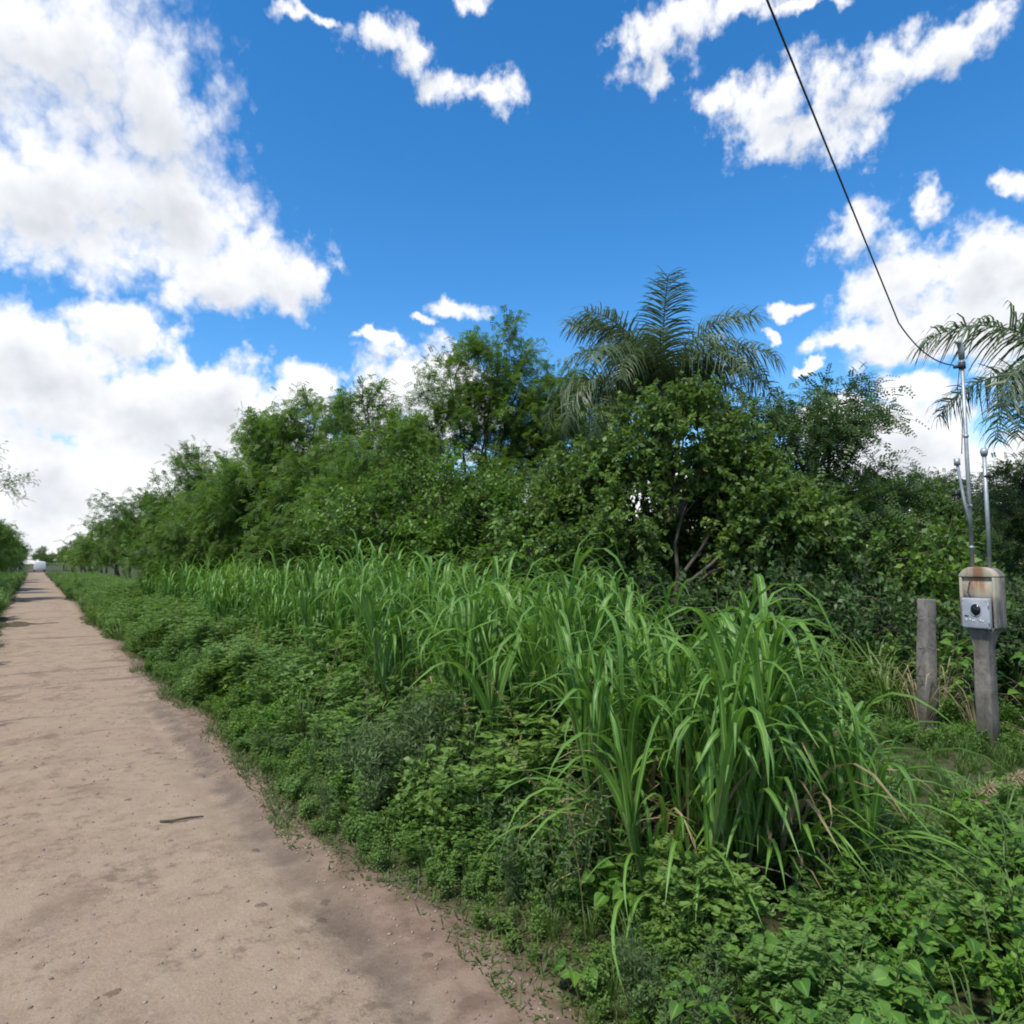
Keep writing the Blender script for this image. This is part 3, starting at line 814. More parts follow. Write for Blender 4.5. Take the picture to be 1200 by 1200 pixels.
BLADES = []
for q in range(14):
    mb = MB()
    blade(mb, rng.uniform(.75, 1.15), rng.uniform(.018, .027), rng.uniform(.08, .3), [1.7, 2.2, 2.6, 2.9][q % 4] * rng.uniform(.88, 1.1), 12, .25 + .5 * (q % 5) / 4, twist=rng.normal() * .5)
    BLADES.append(mb.mesh('blade', M['cane'], True))
DRYB = []
for q in range(4):
    mb = MB()
    blade(mb, rng.uniform(.6, .95), rng.uniform(.010, .016), rng.uniform(.3, .8), rng.uniform(1.6, 2.5), 10, rng.uniform(.2, .9), twist=rng.normal() * .8)
    DRYB.append(mb.mesh('blade', M['straw_blade'], True))
LOWB = []
for q in range(6):
    mb = MB()
    blade(mb, rng.uniform(.9, 1.2), rng.uniform(.014, .02), rng.uniform(.5, .9), rng.uniform(.9, 1.7), 12, rng.uniform(.3, .9), twist=rng.normal() * .5)
    LOWB.append(mb.mesh('blade', M['cane'], True))


def clump_culms(n, rad, hmax, lean):
    """stems of one clump: foot, tip"""
    a = rng.uniform(0, 6.28, n); r = rad * np.sqrt(rng.uniform(0, 1, n))
    foot = np.stack([r * np.cos(a), r * np.sin(a), 0 * r], 1)
    h = hmax * rng.uniform(.55, 1, n)
    out = foot * lean / rad
    tip = foot + out * h[:, None] * .55 + np.stack([rng.normal(size=n) * .08, rng.normal(size=n) * .08, h], 1)
    return foot, tip


def near_clump(label, x, y, n_culm, rad, h, lean=.35, per=6, low=50):
    t = thing('tall_grass_clump', label, 'grass clump', (x, y, gz(x, y) - .02))
    foot, tip = clump_culms(n_culm, rad, h * .72, lean)
    cm = MB()
    for f, p in zip(foot, tip):
        tube(cm, bez(f, f * .4 + p * .6 - [0, 0, 0], p, 5), np.linspace(.010, .005, 5), 5, D=(.5, .5, 0))
    cm.build('stems', M['stem'], t, True, kind='stuff')
    cnt = 0
    for f, p in zip(foot, tip):
        for q in range(per):
            if cnt >= 298 - low: break
            u = rng.uniform(.2, 1.0) ** .7
            o = put('blade', BLADES[rng.integers(len(BLADES))], t, tuple(f * (1 - u) + p * u))
            rad_a = math.atan2(p[1], p[0])
            o.rotation_euler = (rng.normal() * .10, rng.normal() * .10, rad_a + rng.normal() * 1.3)
            s = rng.uniform(.7, 1.1)
            o.scale = (s, s * rng.uniform(.8, 1.15), s)
            cnt += 1
    for q in range(low):
        a = rng.uniform(0, 6.28)
        o = put('blade', LOWB[rng.integers(len(LOWB))] if q % 5 else DRYB[rng.integers(4)], t, (math.cos(a) * rad * .7, math.sin(a) * rad * .7, rng.uniform(0, .35)))
        o.rotation_euler = (rng.normal() * .1, rng.normal() * .1, a + rng.normal() * .4)
        s = rng.uniform(.6, 1.0); o.scale = (s, s, s)
    dm = MB()
    for q in range(90):
        a = rng.uniform(0, 6.28); r_ = rad * rng.uniform(.1, 1.0)
        blade(dm, rng.uniform(.3, .8), rng.uniform(.005, .011), rng.uniform(.3, 1.3), rng.uniform(.4, 2.0), 6, rng.uniform(0, 1), base=np.array([math.cos(a) * r_, math.sin(a) * r_, rng.uniform(0, .45)]), az=rng.uniform(0, 6.28), twist=rng.normal())
    dm.build('dry_thatch', M['straw_blade'], t, True, kind='stuff')
    # inner blades too crowded to pick apart
    mb = MB()
    for f, p in zip(foot, tip):
        for q in range(7):
            u = rng.uniform(.05, .9)
            blade(mb, rng.uniform(.5, .95), rng.uniform(.010, .017), rng.uniform(.05, .35), rng.uniform(.3, 2.3), 8, rng.uniform(0, .8), base=f * (1 - u) + p * u, az=rng.uniform(0, 6.28))
    mb.build('inner_blades', M['cane'], t, True, kind='stuff')
    return t


near_clump('biggest and nearest clump of tall cane grass with pale drooping blade tips', 0.86, 3.66, 50, .38, 1.50, .44)
near_clump('second clump of tall cane grass, just left of the biggest one', .15, 5.35, 46, .50, 1.68, .42)
near_clump('third clump of tall cane grass from the right, dark at its foot', -.75, 6.75, 40, .50, 1.68, .40)
near_clump('clump of tall cane grass right of the biggest clump, leaning outward with thin arching blades', 1.36, 3.78, 24, .32, .74, .95, 5, 140)

CL = []
for q in range(4):
    mb = MB()
    foot, tip = clump_culms(44, .55, 1.5, .38)
    for f, p in zip(foot, tip):
        for w in range(8):
            u = rng.uniform(.1, 1.0)
            blade(mb, rng.uniform(.6, 1.1), rng.uniform(.017, .028), rng.uniform(.05, .30), [1.3, 2.2, 2.7][w % 3] * rng.uniform(.8, 1.1), 8, rng.uniform(.1, .9), base=f * (1 - u) + p * u, az=rng.uniform(0, 6.28))
    for w in range(40):
        a = rng.uniform(0, 6.28)
        blade(mb, rng.uniform(.7, 1.0), rng.uniform(.012, .02), rng.uniform(.4, .9), rng.uniform(.8, 1.8), 8, rng.uniform(.2, .9), base=np.array([math.cos(a) * .4, math.sin(a) * .4, .1]), az=a)
    CL.append(mb.mesh('tall_grass_clump', M['cane'], True))
ROWG = 'tall grass clumps along the foot of the thicket'
spots = []
for s in np.arange(8.3, 27, 1.0):
    spots.append((s + rng.uniform(-.25, .25), 3.55 + rng.uniform(-.35, .35), rng.uniform(.70, .98)))
    spots.append((s + rng.uniform(-.3, .5), 4.4 + rng.uniform(-.35, .35), rng.uniform(.74, 1.0)))
for s in np.arange(4.8, 8.5, 1.0):
    spots.append((s + .3, 4.6 + rng.uniform(-.3, .4), rng.uniform(.75, .95)))
for i, (s, t_, sc) in enumerate(spots):
    x, y = road(s, t_)
    o = put('tall_grass_clump', CL[i % 4], None, (x, y, gz(x, y) - .02), label='tall cane grass clump in the unbroken row along the foot of the thicket', category='grass clump', group=ROWG)
    o.rotation_euler.z = rng.uniform(0, 6.28)
    o.scale = (sc, sc, sc * rng.uniform(.92, 1.08))


# ------------------------------------------------------------------ low weeds of the verge
def herb_mesh(kind, h, n_st, seed=0):
    mb = MB(); mb2 = MB()
    for q in range(n_st):
        a = rng.uniform(0, 6.28); ln = rng.uniform(.05, .45)
        hh = h * rng.uniform(.65, 1.0)
        f = np.array([math.cos(a), math.sin(a), 0]) * .05
        p = f + np.array([math.cos(a) * ln * hh, math.sin(a) * ln * hh, hh])
        path = bez(f, (f + p) / 2 + np.array([0, 0, .12 * hh]), p, 6)
        tube(mb2, path, np.linspace(.005, .0018, 6), 4, cap=False, D=(.5, .5, 0))
        ns = int(16 if kind != 'round' else 12)
        u = np.linspace(.18, 1, ns)
        P = np.stack([np.interp(u, np.linspace(0, 1, 6), path[:, i]) for i in range(3)], 1)
        az_ = np.arange(ns) * 2.4 + rng.uniform(0, 6)
        D = norm(np.stack([np.cos(az_), np.sin(az_), .35 + .3 * rng.normal(size=ns)], 1))
        L = h * .26 * (1.15 - .8 * u) * rng.uniform(.8, 1.2, ns)
        tint = np.clip(.2 + .6 * u + .15 * rng.normal(size=ns), 0, 1)
        if kind == 'feather':                            # cut leaves: a spray of narrow lobes
            k, m = 1, 7
            g = (np.arange(m) + .7) / m
            sd = norm(np.cross(D, np.array([0, 0, 1.0])))
            for sg in (1, -1):
                B = (P[:, None] + D[:, None] * L[:, None, None] * g[None, :, None]); B[:, :, 2] -= (g ** 2)[None] * L[:, None] * .3
                dd = norm(np.repeat(sd * sg + D * .7 + rng.normal(size=D.shape) * .15, m, 0))
                rhombs(mb, B.reshape(-1, 3), dd, norm(np.cross(dd, rng.normal(size=dd.shape) * .4 + [0, 0, 1])), .05 * rng.uniform(.7, 1.2, len(dd)), .0065, np.repeat(tint, m))
        elif kind == 'narrow':                           # willow-like leaves
            for rep in range(4):
                d = norm(D + rng.normal(size=D.shape) * .55 + [0, 0, .25])
                b = P + rng.normal(size=P.shape) * .03
                rhombs(mb, b, d, norm(np.cross(d, rng.normal(size=d.shape) * .5 + [0, 0, 1])), rng.uniform(.035, .075, ns), .0075, np.clip(tint + .1 * rng.normal(size=ns), 0, 1))
        else:                                            # small oval leaves on side shoots
            for rep in range(5):
                d = norm(D + rng.normal(size=D.shape) * .5)
                b = P + D * (L * rng.uniform(.1, 1.2, ns))[:, None]
                sd = norm(np.cross(d, rng.normal(size=d.shape) * .35 + [0, 0, 1]))
                l = rng.uniform(.028, .05, ns)
                leaves(mb, b, d, sd, l, l * .36, np.clip(tint + .15 * rng.normal(size=ns), 0, 1), .2)
    mb.join(mb2, mat=1)
    return mb


def tuft_mesh(n, h, w, spread=.5):
    mb = MB()
    for q in range(n):
        a = rng.uniform(0, 6.28); r = .06 * math.sqrt(rng.uniform())
        blade(mb, h * rng.uniform(.55, 1.1), w * rng.uniform(.6, 1.1), rng.uniform(.05, spread), rng.uniform(.2, 1.7), 6, rng.uniform(0, 1), base=np.array([r * math.cos(a), r * math.sin(a), 0]), az=rng.uniform(0, 6.28))
    return mb


HERB = {
    'feather': [herb_mesh('feather', .62, 9).mesh('feathery_weed', [M['herb'], M['stem']]) for _ in range(3)],
    'grey': [herb_mesh('narrow', .62, 9).mesh('grey_green_weed', [M['herb_grey'], M['stem']]) for _ in range(3)],
    'round': [herb_mesh('round', .46, 9).mesh('leafy_weed', [M['herb'], M['stem']]) for _ in range(3)],
    'bright': [herb_mesh('round', .42, 7).mesh('bright_weed', [M['vine'], M['stem']]) for _ in range(2)],
    'tuft': [tuft_mesh(42, .52, .006).mesh('grass_tuft', M['fine'], True) for _ in range(3)],
}
INFO = {
    'feather': ('feathery_weed', 'feathery leaved green weed crowding the verge between track and tall grass', 'weed', 'feathery weeds on the verge'),
    'grey': ('grey_green_weed', 'narrow leaved grey green weed standing at the front of the verge', 'weed', 'grey green weeds on the verge'),
    'round': ('leafy_weed', 'weed with small oval mid green leaves low on the verge', 'weed', 'small leaved weeds on the verge'),
    'bright': ('bright_weed', 'weed with small oval bright green leaves on the verge', 'weed', 'bright small leaved weeds on the verge'),
    'tuft': ('grass_tuft', 'tuft of thin green grass among the verge weeds', 'grass tuft', 'thin grass tufts on the verge'),
}
PROTO = {}


def patchy(s, t, ph=0.0):
    return .5 + .25 * math.sin(1.7 * s + 2.3 * t + ph) + .25 * math.sin(3.1 * s - 1.9 * t + 2 * ph + 1)


def weed(kind, x, y, sc, sz=1.0):
    name, label, cat, grp = INFO[kind]
    v = rng.integers(len(HERB[kind]))
    o = put(name, HERB[kind][v], None, (x, y, gz(x, y) - .015), label=label, category=cat, group=grp)
    o.rotation_euler = (rng.normal() * .08, rng.normal() * .08, rng.uniform(0, 6.28))
    o.scale = (sc, sc, sc * sz)
    PROTO.setdefault((kind, v), o)
    return o


def verge_height(t_):
    return float(np.interp(t_, [1.5, 1.75, 2.1, 2.7, 3.3], [.22, .5, .95, 1.2, 1.25]))


PH = {'feather': 0.0, 'grey': 1.3, 'round': 2.4, 'bright': 3.9, 'tuft': 5.2}
for kind, num in (('feather', 240), ('grey', 45), ('round', 205), ('bright', 150), ('tuft', 168)):
    got = 0
    while got < num:
        s = 2.0 + 15.5 * rng.uniform() ** 1.5
        lo = float(road_edges(np.float64(s))[1]) + .12 + .34 * (1 - float(smooth(2.6, 5.2, np.float64(s))))
        t_ = lo + (3.35 - lo) * rng.uniform() ** .85
        if kind == 'grey':
            s = rng.uniform(2.6, 6.5); t_ = lo + rng.uniform(0, .8)
        if patchy(s, t_, PH[kind]) < rng.uniform(.15, .75): continue
        if s < 3.5 and t_ > 2.55: continue                # the big clump shows down to its foot here
        sc = verge_height(t_ - (lo - 1.72)) * rng.uniform(.5, 1.15) * (.75 + .6 * patchy(s * .7, t_ * .7, 7.0))
        if s > 5 and kind == 'tuft': sc *= 1.25
        x, y = road(s, t_)
        weed(kind, x, y, sc)
        got += 1

for q in range(16):
    weed('grey', rng.uniform(.45, .95), rng.uniform(2.3, 2.9), rng.uniform(.25, .5))
SM = []
for q in range(3):
    mb = MB(); h = rng.uniform(.7, 1.0)
    p = bez(np.zeros(3), np.array([.03, .02, h * .6]), np.array([rng.normal() * .15, rng.normal() * .15, h]), 6)
    tube(mb, p, np.linspace(.0035, .0015, 6), 4, D=(.5, .5, 0), cap=False)
    n_ = 60; u_ = rng.uniform(.6, 1, n_)
    P = np.stack([np.interp(u_, np.linspace(0, 1, 6), p[:, i]) for i in range(3)], 1)
    d = norm(rng.normal(size=(n_, 3)) * .6 + [0, 0, .5])
    rhombs(mb, P, d, perp(d), rng.uniform(.012, .035, n_), .003, rng.uniform(0, 1, n_))
    SM.append(mb.mesh('dry_stalk', M['straw_blade']))
for q in range(44):
    s = 2.4 + 12 * rng.uniform() ** 1.4; t_ = rng.uniform(2.0, 3.3)
    x, y = road(s, t_)
    o = put('dry_stalk', SM[q % 3], None, (x, y, gz(x, y)), label='thin dry brown stalk standing up among the green verge weeds', category='dry stalk', group='dry stalks among the verge weeds')
    o.rotation_euler = (rng.normal() * .12, rng.normal() * .12, rng.uniform(0, 6.28))
    o.scale = (rng.uniform(.7, 1.1),) * 3
# the open corner on the right, out to the meter pillar
for kind, num in (('feather', 50), ('round', 75), ('bright', 90), ('tuft', 110)):
    for q in range(num):
        x = rng.uniform(1.7, 6.2); y = rng.uniform(2.3, 8.3)
        if math.hypot(x - 4.1, y - 6.0) < .35: continue
        path_ = math.exp(-((x - 3.55) / .7) ** 2 - ((y - 5.2) / .6) ** 2)
        sc = rng.uniform(.5, .85) * (1 - .65 * path_)
        if .5 < x / y < .8 and 3.6 < y < 6.72: sc *= .42
        weed(kind, x, y, sc)


for q in range(16):
    a = rng.uniform(3.3, 6.1); rr_ = rng.uniform(.10, .34)
    weed(['feather', 'round', 'tuft', 'bright'][q % 4], 4.1 + rr_ * math.cos(a), 6.0 + rr_ * math.sin(a), rng.uniform(.25, .5))
for q in range(46):
    a = rng.uniform(0, 6.28); rr_ = rng.uniform(.18, .75)
    x, y = (4.1, 6.0) if q % 2 else (4.02, 6.75)
    weed(['round', 'tuft', 'bright'][q % 3], x + rr_ * math.cos(a), y + rr_ * math.sin(a), rng.uniform(.5, .95) if math.sin(a) > .2 and q % 2 == 0 else rng.uniform(.3, .5))


def scatter(name, proto, pts, scl, label=None, **props):
    """countless small plants as one object: geometry nodes place copies of one plant"""
    me = bpy.data.meshes.new(name)
    me.from_pydata([tuple(p) for p in pts], [], [])
    a = me.attributes.new('turn', 'FLOAT_VECTOR', 'POINT')
    rot = np.stack([rng.normal(size=len(pts)) * .1, rng.normal(size=len(pts)) * .1, rng.uniform(0, 6.28, len(pts))], 1)
    a.data.foreach_set('vector', rot.ravel().astype(np.float32))
    b = me.attributes.new('size', 'FLOAT', 'POINT')
    b.data.foreach_set('value', np.asarray(scl, np.float32))
    o = put(name, me, None, kind='stuff', **props)
    g = bpy.data.node_groups.new(name, 'GeometryNodeTree')
    g.interface.new_socket('Geometry', in_out='INPUT', socket_type='NodeSocketGeometry')
    g.interface.new_socket('Geometry', in_out='OUTPUT', socket_type='NodeSocketGeometry')
    k = NT(g)
    gi, go = k.n('NodeGroupInput'), k.n('NodeGroupOutput')
    oi = k.n('GeometryNodeObjectInfo')
    oi.inputs['Object'].default_value = proto
    oi.inputs['As Instance'].default_value = True
    at1 = k.n('GeometryNodeInputNamedAttribute', {'Name': 'turn'}, data_type='FLOAT_VECTOR')
    at2 = k.n('GeometryNodeInputNamedAttribute', {'Name': 'size'}, data_type='FLOAT')
    ip = k.n('GeometryNodeInstanceOnPoints')
    e2r = k.n('FunctionNodeEulerToRotation', {0: at1.outputs[0]})
    g.links.new(gi.outputs[0], ip.inputs['Points'])
    g.links.new(oi.outputs['Geometry'], ip.inputs['Instance'])
    g.links.new(e2r.outputs[0], ip.inputs['Rotation'])
    g.links.new(at2.outputs[0], ip.inputs['Scale'])
    g.links.new(ip.outputs[0], go.inputs[0])
    md = o.modifiers.new('scatter', 'NODES')
    md.node_group = g
    return o


def st_points(n, s_rng, t_rng, bias=1.0):
    s = s_rng[0] + (s_rng[1] - s_rng[0]) * rng.uniform(size=n) ** bias
    t = rng.uniform(*t_rng, n)
    l, r = road_edges(s)
    keep = (t > r + .05) | (t < l - .05)
    s, t = s[keep], t[keep]
    x, y = road(s, t)
    return np.stack([x, y, ground_z(s, t) - .015], 1), s, t


P, s_, t_ = st_points(1500, (14, 75), (1.45, 4.8), 1.5)
scatter('weeds', PROTO[('feather', 0)], P, rng.uniform(.7, 1.25, len(P)) * np.interp(t_, [1.4, 2.4], [.7, 1.25]))
P, s_, t_ = st_points(900, (14, 120), (1.4, 3.6), 1.5)
scatter('verge_grass', PROTO[('tuft', 0)], P, rng.uniform(.8, 1.5, len(P)))
P, s_, t_ = st_points(900, (5, 120), (-3.2, -.8), 1.4)
scatter('left_verge_grass', PROTO[('tuft', 1)], P, rng.uniform(.7, 1.5, len(P)))
P, s_, t_ = st_points(900, (5, 100), (-4.0, -.95), 1.4)
scatter('left_verge_weeds', PROTO[('feather', 1)], P, rng.uniform(.6, 1.5, len(P)))
# undergrowth in the shade of the thicket and over the field beyond
n = 2600
X = rng.uniform(-12, 16, n); Y = 6.5 + 20 * rng.uniform(size=n) ** 1.3
s_, t_ = to_st(X, Y)
ok = (t_ > 4.9) & ((X < 2.6) | (Y > 7.5))
P = np.stack([X, Y, ground_z(s_, t_) - .02], 1)[ok]
scatter('undergrowth', PROTO[('round', 0)], P, rng.uniform(.8, 1.9, len(P)))
n = 900
s_ = 1.8 + 12 * rng.uniform(size=n) ** 1.3
l_, r_ = road_edges(s_)
t_ = r_ + .06 + (.30 + .55 * (1 - smooth(2.6, 5.2, s_))) * rng.uniform(size=n) ** .7
X, Y = road(s_, t_)
P = np.stack([X, Y, ground_z(s_, t_) - .01], 1)
q_ = rng.uniform(size=n)
scatter('low_weeds', PROTO[('round', 1)], P[q_ < .45], rng.uniform(.14, .36, (q_ < .45).sum()))
scatter('low_weeds', PROTO[('feather', 2)], P[(q_ >= .45) & (q_ < .72)], rng.uniform(.12, .34, ((q_ >= .45) & (q_ < .72)).sum()))
scatter('short_grass', PROTO[('tuft', 0)], P[q_ >= .72], rng.uniform(.14, .40, (q_ >= .72).sum()))
n = 420
X = rng.uniform(2.6, 5.2, n); Y = rng.uniform(4.2, 6.9, n)
s_, t_ = to_st(X, Y)
P = np.stack([X, Y, ground_z(s_, t_) - .01], 1)
scatter('short_grass', PROTO[('tuft', 1)], P, rng.uniform(.14, .42, len(P)))
n = 300
X = rng.uniform(.9, 3.4, n); Y = rng.uniform(1.7, 4.6, n)
s_, t_ = to_st(X, Y)
ok = (t_ > 2.15) & ~((s_ > 2.6) & (t_ < 2.7))
P = np.stack([X, Y, ground_z(s_, t_) - .02], 1)[ok]
q_ = rng.uniform(size=len(P))
scatter('leafy_ground_cover', PROTO[('bright', 0)], P[q_ < .4], rng.uniform(.3, .7, (q_ < .4).sum()))
scatter('leafy_ground_cover', PROTO[('feather', 0)], P[(q_ >= .4) & (q_ < .75)], rng.uniform(.3, .65, ((q_ >= .4) & (q_ < .75)).sum()))
scatter('short_grass', PROTO[('tuft', 2)], P[q_ >= .75], rng.uniform(.5, 1.0, (q_ >= .75).sum()))
n = 1500
X = rng.uniform(2.5, 14, n); Y = rng.uniform(7.1, 19, n)
s_, t_ = to_st(X, Y)
P = np.stack([X, Y, ground_z(s_, t_) - .02], 1)
scatter('field_grass', PROTO[('tuft', 2)], P, rng.uniform(.9, 2.1, len(P)))

# short turf creeping on to the edge of the track
n = 70000
s = -1 + 26 * rng.uniform(size=n) ** 1.6
l, r = road_edges(s)
right = rng.uniform(size=n) < .82
t = np.where(right, r - .16 + (.55 + .75 * (1 - smooth(2.6, 5.5, s))) * rng.uniform(size=n) ** .9, l + .10 - .6 * rng.uniform(size=n))
fl = np.sin(3.1 * s + 5 * np.sin(t * 2.3)) * np.sin(4.4 * t + 2 * np.sin(1.7 * s)) + .6 * rng.normal(size=n)
keep = (t > r + .10 + .1 * rng.normal(size=n)) | (fl > .55) | ~right
s, t = s[keep], t[keep]
x, y = road(s, t)
b = np.stack([x, y, np.maximum(ground_z(s, t), road_z(s, t)) - .006], 1)
d = norm(rng.normal(size=b.shape) * [.6, .6, .2] + [0, 0, .75])
mb = MB()
rhombs(mb, b, d, perp(d), rng.uniform(.02, .085, len(b)), rng.uniform(.002, .006, len(b)), rng.uniform(0, 1, len(b)))
fl_d = norm(rng.normal(size=b.shape) * [1, 1, .25])
rhombs(mb, b + [0, 0, .012], fl_d, norm(np.cross(fl_d, [0, 0, 1.0]) + rng.normal(size=b.shape) * .2), rng.uniform(.012, .035, len(b)), rng.uniform(.004, .011, len(b)), rng.uniform(0, 1, len(b)))
mb.build('turf', M['turf'], None, kind='stuff')

# loose grit on the track
n = 3200
s = .5 + 16 * rng.uniform(size=n) ** 1.5
l, r = road_edges(s)
t = np.where(rng.uniform(size=n) < .55, r - .5 * rng.uniform(size=n) ** 1.2 + .1, rng.uniform(-.8, 1.3, n))
x, y = road(s, t); z = road_z(s, t)
mb = MB()
octa = np.array([[1, 0, 0], [0, 1, 0], [-1, 0, 0], [0, -1, 0], [0, 0, .7], [0, 0, -.7]], float)
OQ = [(0, 1, 4, 4), (1, 2, 4, 4), (2, 3, 4, 4), (3, 0, 4, 4), (1, 0, 5, 5), (2, 1, 5, 5), (3, 2, 5, 5), (0, 3, 5, 5)]
for i in range(n):
    if z[i] < -.03: continue
    q = octa * rng.uniform(.003, .011) * rng.uniform(.6, 1.3, 3) * (1.6 if rng.uniform() < .06 else 1)
    a = rng.uniform(0, 6.28); c_, s__ = math.cos(a), math.sin(a)
    q = q @ np.array([[c_, s__, 0], [-s__, c_, 0], [0, 0, 1]]) + [x[i], y[i], z[i] + .002]
    mb.add(q, OQ)
M['grit'] = plain_mat('grit', (.15, .12, .10), (.36, .30, .25), 3, .9, 0, 0)
mb.build('gravel', M['grit'], None, kind='stuff')


# ------------------------------------------------------------------ broad-leaved plants whose leaves can be told apart
def heart_mesh(L, W, tint):
    mb = MB()
    K = 7
    u = np.linspace(0, 1, K)
    w = W * np.array([.35, .92, 1, .86, .6, .3, .02])
    z = -.22 * L * u ** 2 + .02
    mid = np.stack([u * L, 0 * u, z], 1)
    mid[0, 0] = .06 * L
    lf = mid + np.stack([-.10 * L * (u < .1), w, .28 * w], 1)
    rt = mid + np.stack([-.10 * L * (u < .1), -w, .28 * w], 1)
    V = np.stack([lf, mid, rt], 1).reshape(-1, 3)
    i = np.arange(K - 1)[:, None] * 3
    Q = np.concatenate([i + [0, 3, 4, 1], i + [1, 4, 5, 2]])
    D = np.zeros((K, 3, 3)); D[:, :, 0] = tint; D[:, :, 1] = u[:, None]; D[:, :, 2] = [1, 0, -1]
    mb.add(V, Q, D.reshape(-1, 3))
    return mb.mesh('leaf', M['vine'], True)


HEART = [heart_mesh(.085, .036, .1), heart_mesh(.075, .038, .35), heart_mesh(.095, .042, .6), heart_mesh(.07, .03, .9), heart_mesh(.08, .034, .5)]


def broad_plant(label, x, y, h, nst, nleaf, size=1.0, group=None, spread=.6):
    t = thing('broadleaf_plant', label, 'plant', (x, y, gz(x, y) - .01), 0, group)
    for q in range(nst):
        a = q * 6.28 / nst + rng.normal() * .4; ln = rng.uniform(.25, 1) * spread
        hh = h * rng.uniform(.6, 1)
        p = np.array([math.cos(a) * ln * h, math.sin(a) * ln * h, hh])
        path = bez(np.zeros(3), np.array([p[0] * .25, p[1] * .25, hh * .75]), p, 7)
        sm = MB(); tube(sm, path, np.linspace(.0055, .002, 7), 5)
        sm.build('stem', M['stem'], t, True)
        for w in range(nleaf):
            u = .25 + .75 * (w + rng.uniform(.2, .8)) / nleaf
            P = [np.interp(u, np.linspace(0, 1, 7), path[:, i]) for i in range(3)]
            az_ = w * 2.4 + rng.normal() * .5
            P[0] += .035 * math.cos(az_); P[1] += .035 * math.sin(az_)
            o = put('leaf', HEART[rng.integers(5)], t, P)
            o.rotation_euler = (rng.normal() * .35, rng.uniform(-.35, .45), az_)
            s = size * rng.uniform(.65, 1.15); o.scale = (s, s, s)
    return t


broad_plant('bright broad leaved plant at the foot of the biggest grass clump, facing the track', .52, 3.35, .36, 7, 7)
broad_plant('young bright leaved seedling standing alone on the turf by the track', .27, 2.86, .17, 2, 4, .95)
broad_plant('broad leaved plant with dark leaves left of the biggest grass clump', .2, 4.05, .42, 7, 7)
VG = 'broad leaved plants crowding the near right corner'
for i, (x, y, h) in enumerate([(1.05, 2.75, .36), (1.35, 2.55, .40), (1.62, 2.85, .46), (1.9, 2.55, .42), (1.35, 3.05, .34), (2.15, 3.05, .46), (1.75, 3.3, .40), (2.4, 3.4, .45), (.82, 2.92, .30),
                                (1.55, 2.25, .34), (1.15, 2.3, .30), (2.6, 3.9, .36), (2.15, 3.75, .36), (1.85, 2.2, .40), (.7, 2.55, .22), (2.75, 3.2, .4), (2.0, 2.85, .5), (1.2, 2.9, .3), (1.5, 2.75, .36), (1.78, 2.62, .4), (2.1, 2.4, .42), (1.0, 2.5, .28), (1.45, 2.35, .32), (2.3, 2.75, .42), (2.4, 3.05, .4), (1.95, 3.1, .4), (1.6, 3.1, .34), (2.6, 3.5, .38), (1.25, 2.1, .32), (1.6, 2.0, .36), (2.2, 3.35, .38)]):
    broad_plant('broad leaved bright green plant in the leafy tangle at the near right corner', x, y, h * rng.uniform(.75, 1.1), 6, 8, rng.uniform(.5, .85), VG)
broad_plant('yellow green broad leaved plant right of the meter pillar', 4.75, 6.1, .95, 8, 9, 1.6)
broad_plant('leafy climber with light green leaves between the two concrete posts', 4.45, 6.85, 1.0, 6, 10, 1.3, None, .3)

# dry grass beside the posts and the pale plume in the corner
def dry_plume(label, x, y, h, n):
    mb = MB()
    for q in range(n):
        a = rng.uniform(0, 6.28)
        blade(mb, h * rng.uniform(.6, 1.1), .006, rng.uniform(.1, .5), rng.uniform(.8, 2.6), 7, rng.uniform(0, 1), base=np.array([.03 * math.cos(a), .03 * math.sin(a), 0]), az=a)
    o = mb.build('dry_grass', M['straw'], None, True, label=label, category='dry grass')
    o.location = (x, y, gz(x, y))
    return o


def seed_plume(label, x, y, h):
    t = thing('dry_seed_plume', label, 'seed head', (x, y, gz(x, y)))
    p = bez(np.zeros(3), np.array([.02, 0, h * .7]), np.array([.12, -.04, h]), 7)
    sm = MB(); tube(sm, p, np.linspace(.004, .002, 7), 4); sm.build('stem', M['straw'], t, True)
    mb = MB()
    for q in range(260):
        u = rng.uniform(.6, 1); b = np.array([np.interp(u, np.linspace(0, 1, 7), p[:, i]) for i in range(3)])
        d = norm(rng.normal(size=3) * .6 + [.5, -.1, -.2])
        rhombs(mb, b[None], d[None], perp(d[None]), rng.uniform(.03, .07), .004, [rng.uniform()])
    mb.build('plume', M['straw'], t, kind='stuff')
    return t


seed_plume('pale pinkish dry seed plume bending over the weeds at lower right', 2.72, 4.2, .34)
seed_plume('smaller pale seed plume farther right by the bare soil patch', 3.15, 4.55, .30)
dry_plume('withered straw grass hanging left of the bare concrete post', 3.95, 6.72, 1.0, 26)
dry_plume('withered straw grass hanging between the two concrete posts', 4.25, 6.35, .85, 30)
dry_plume('withered straw grass arching over the top of the bare concrete post', 4.2, 6.85, 1.35, 18)
dry_plume('pale dry grass at the foot of the meter pillar on its right', 4.35, 5.75, .45, 22)

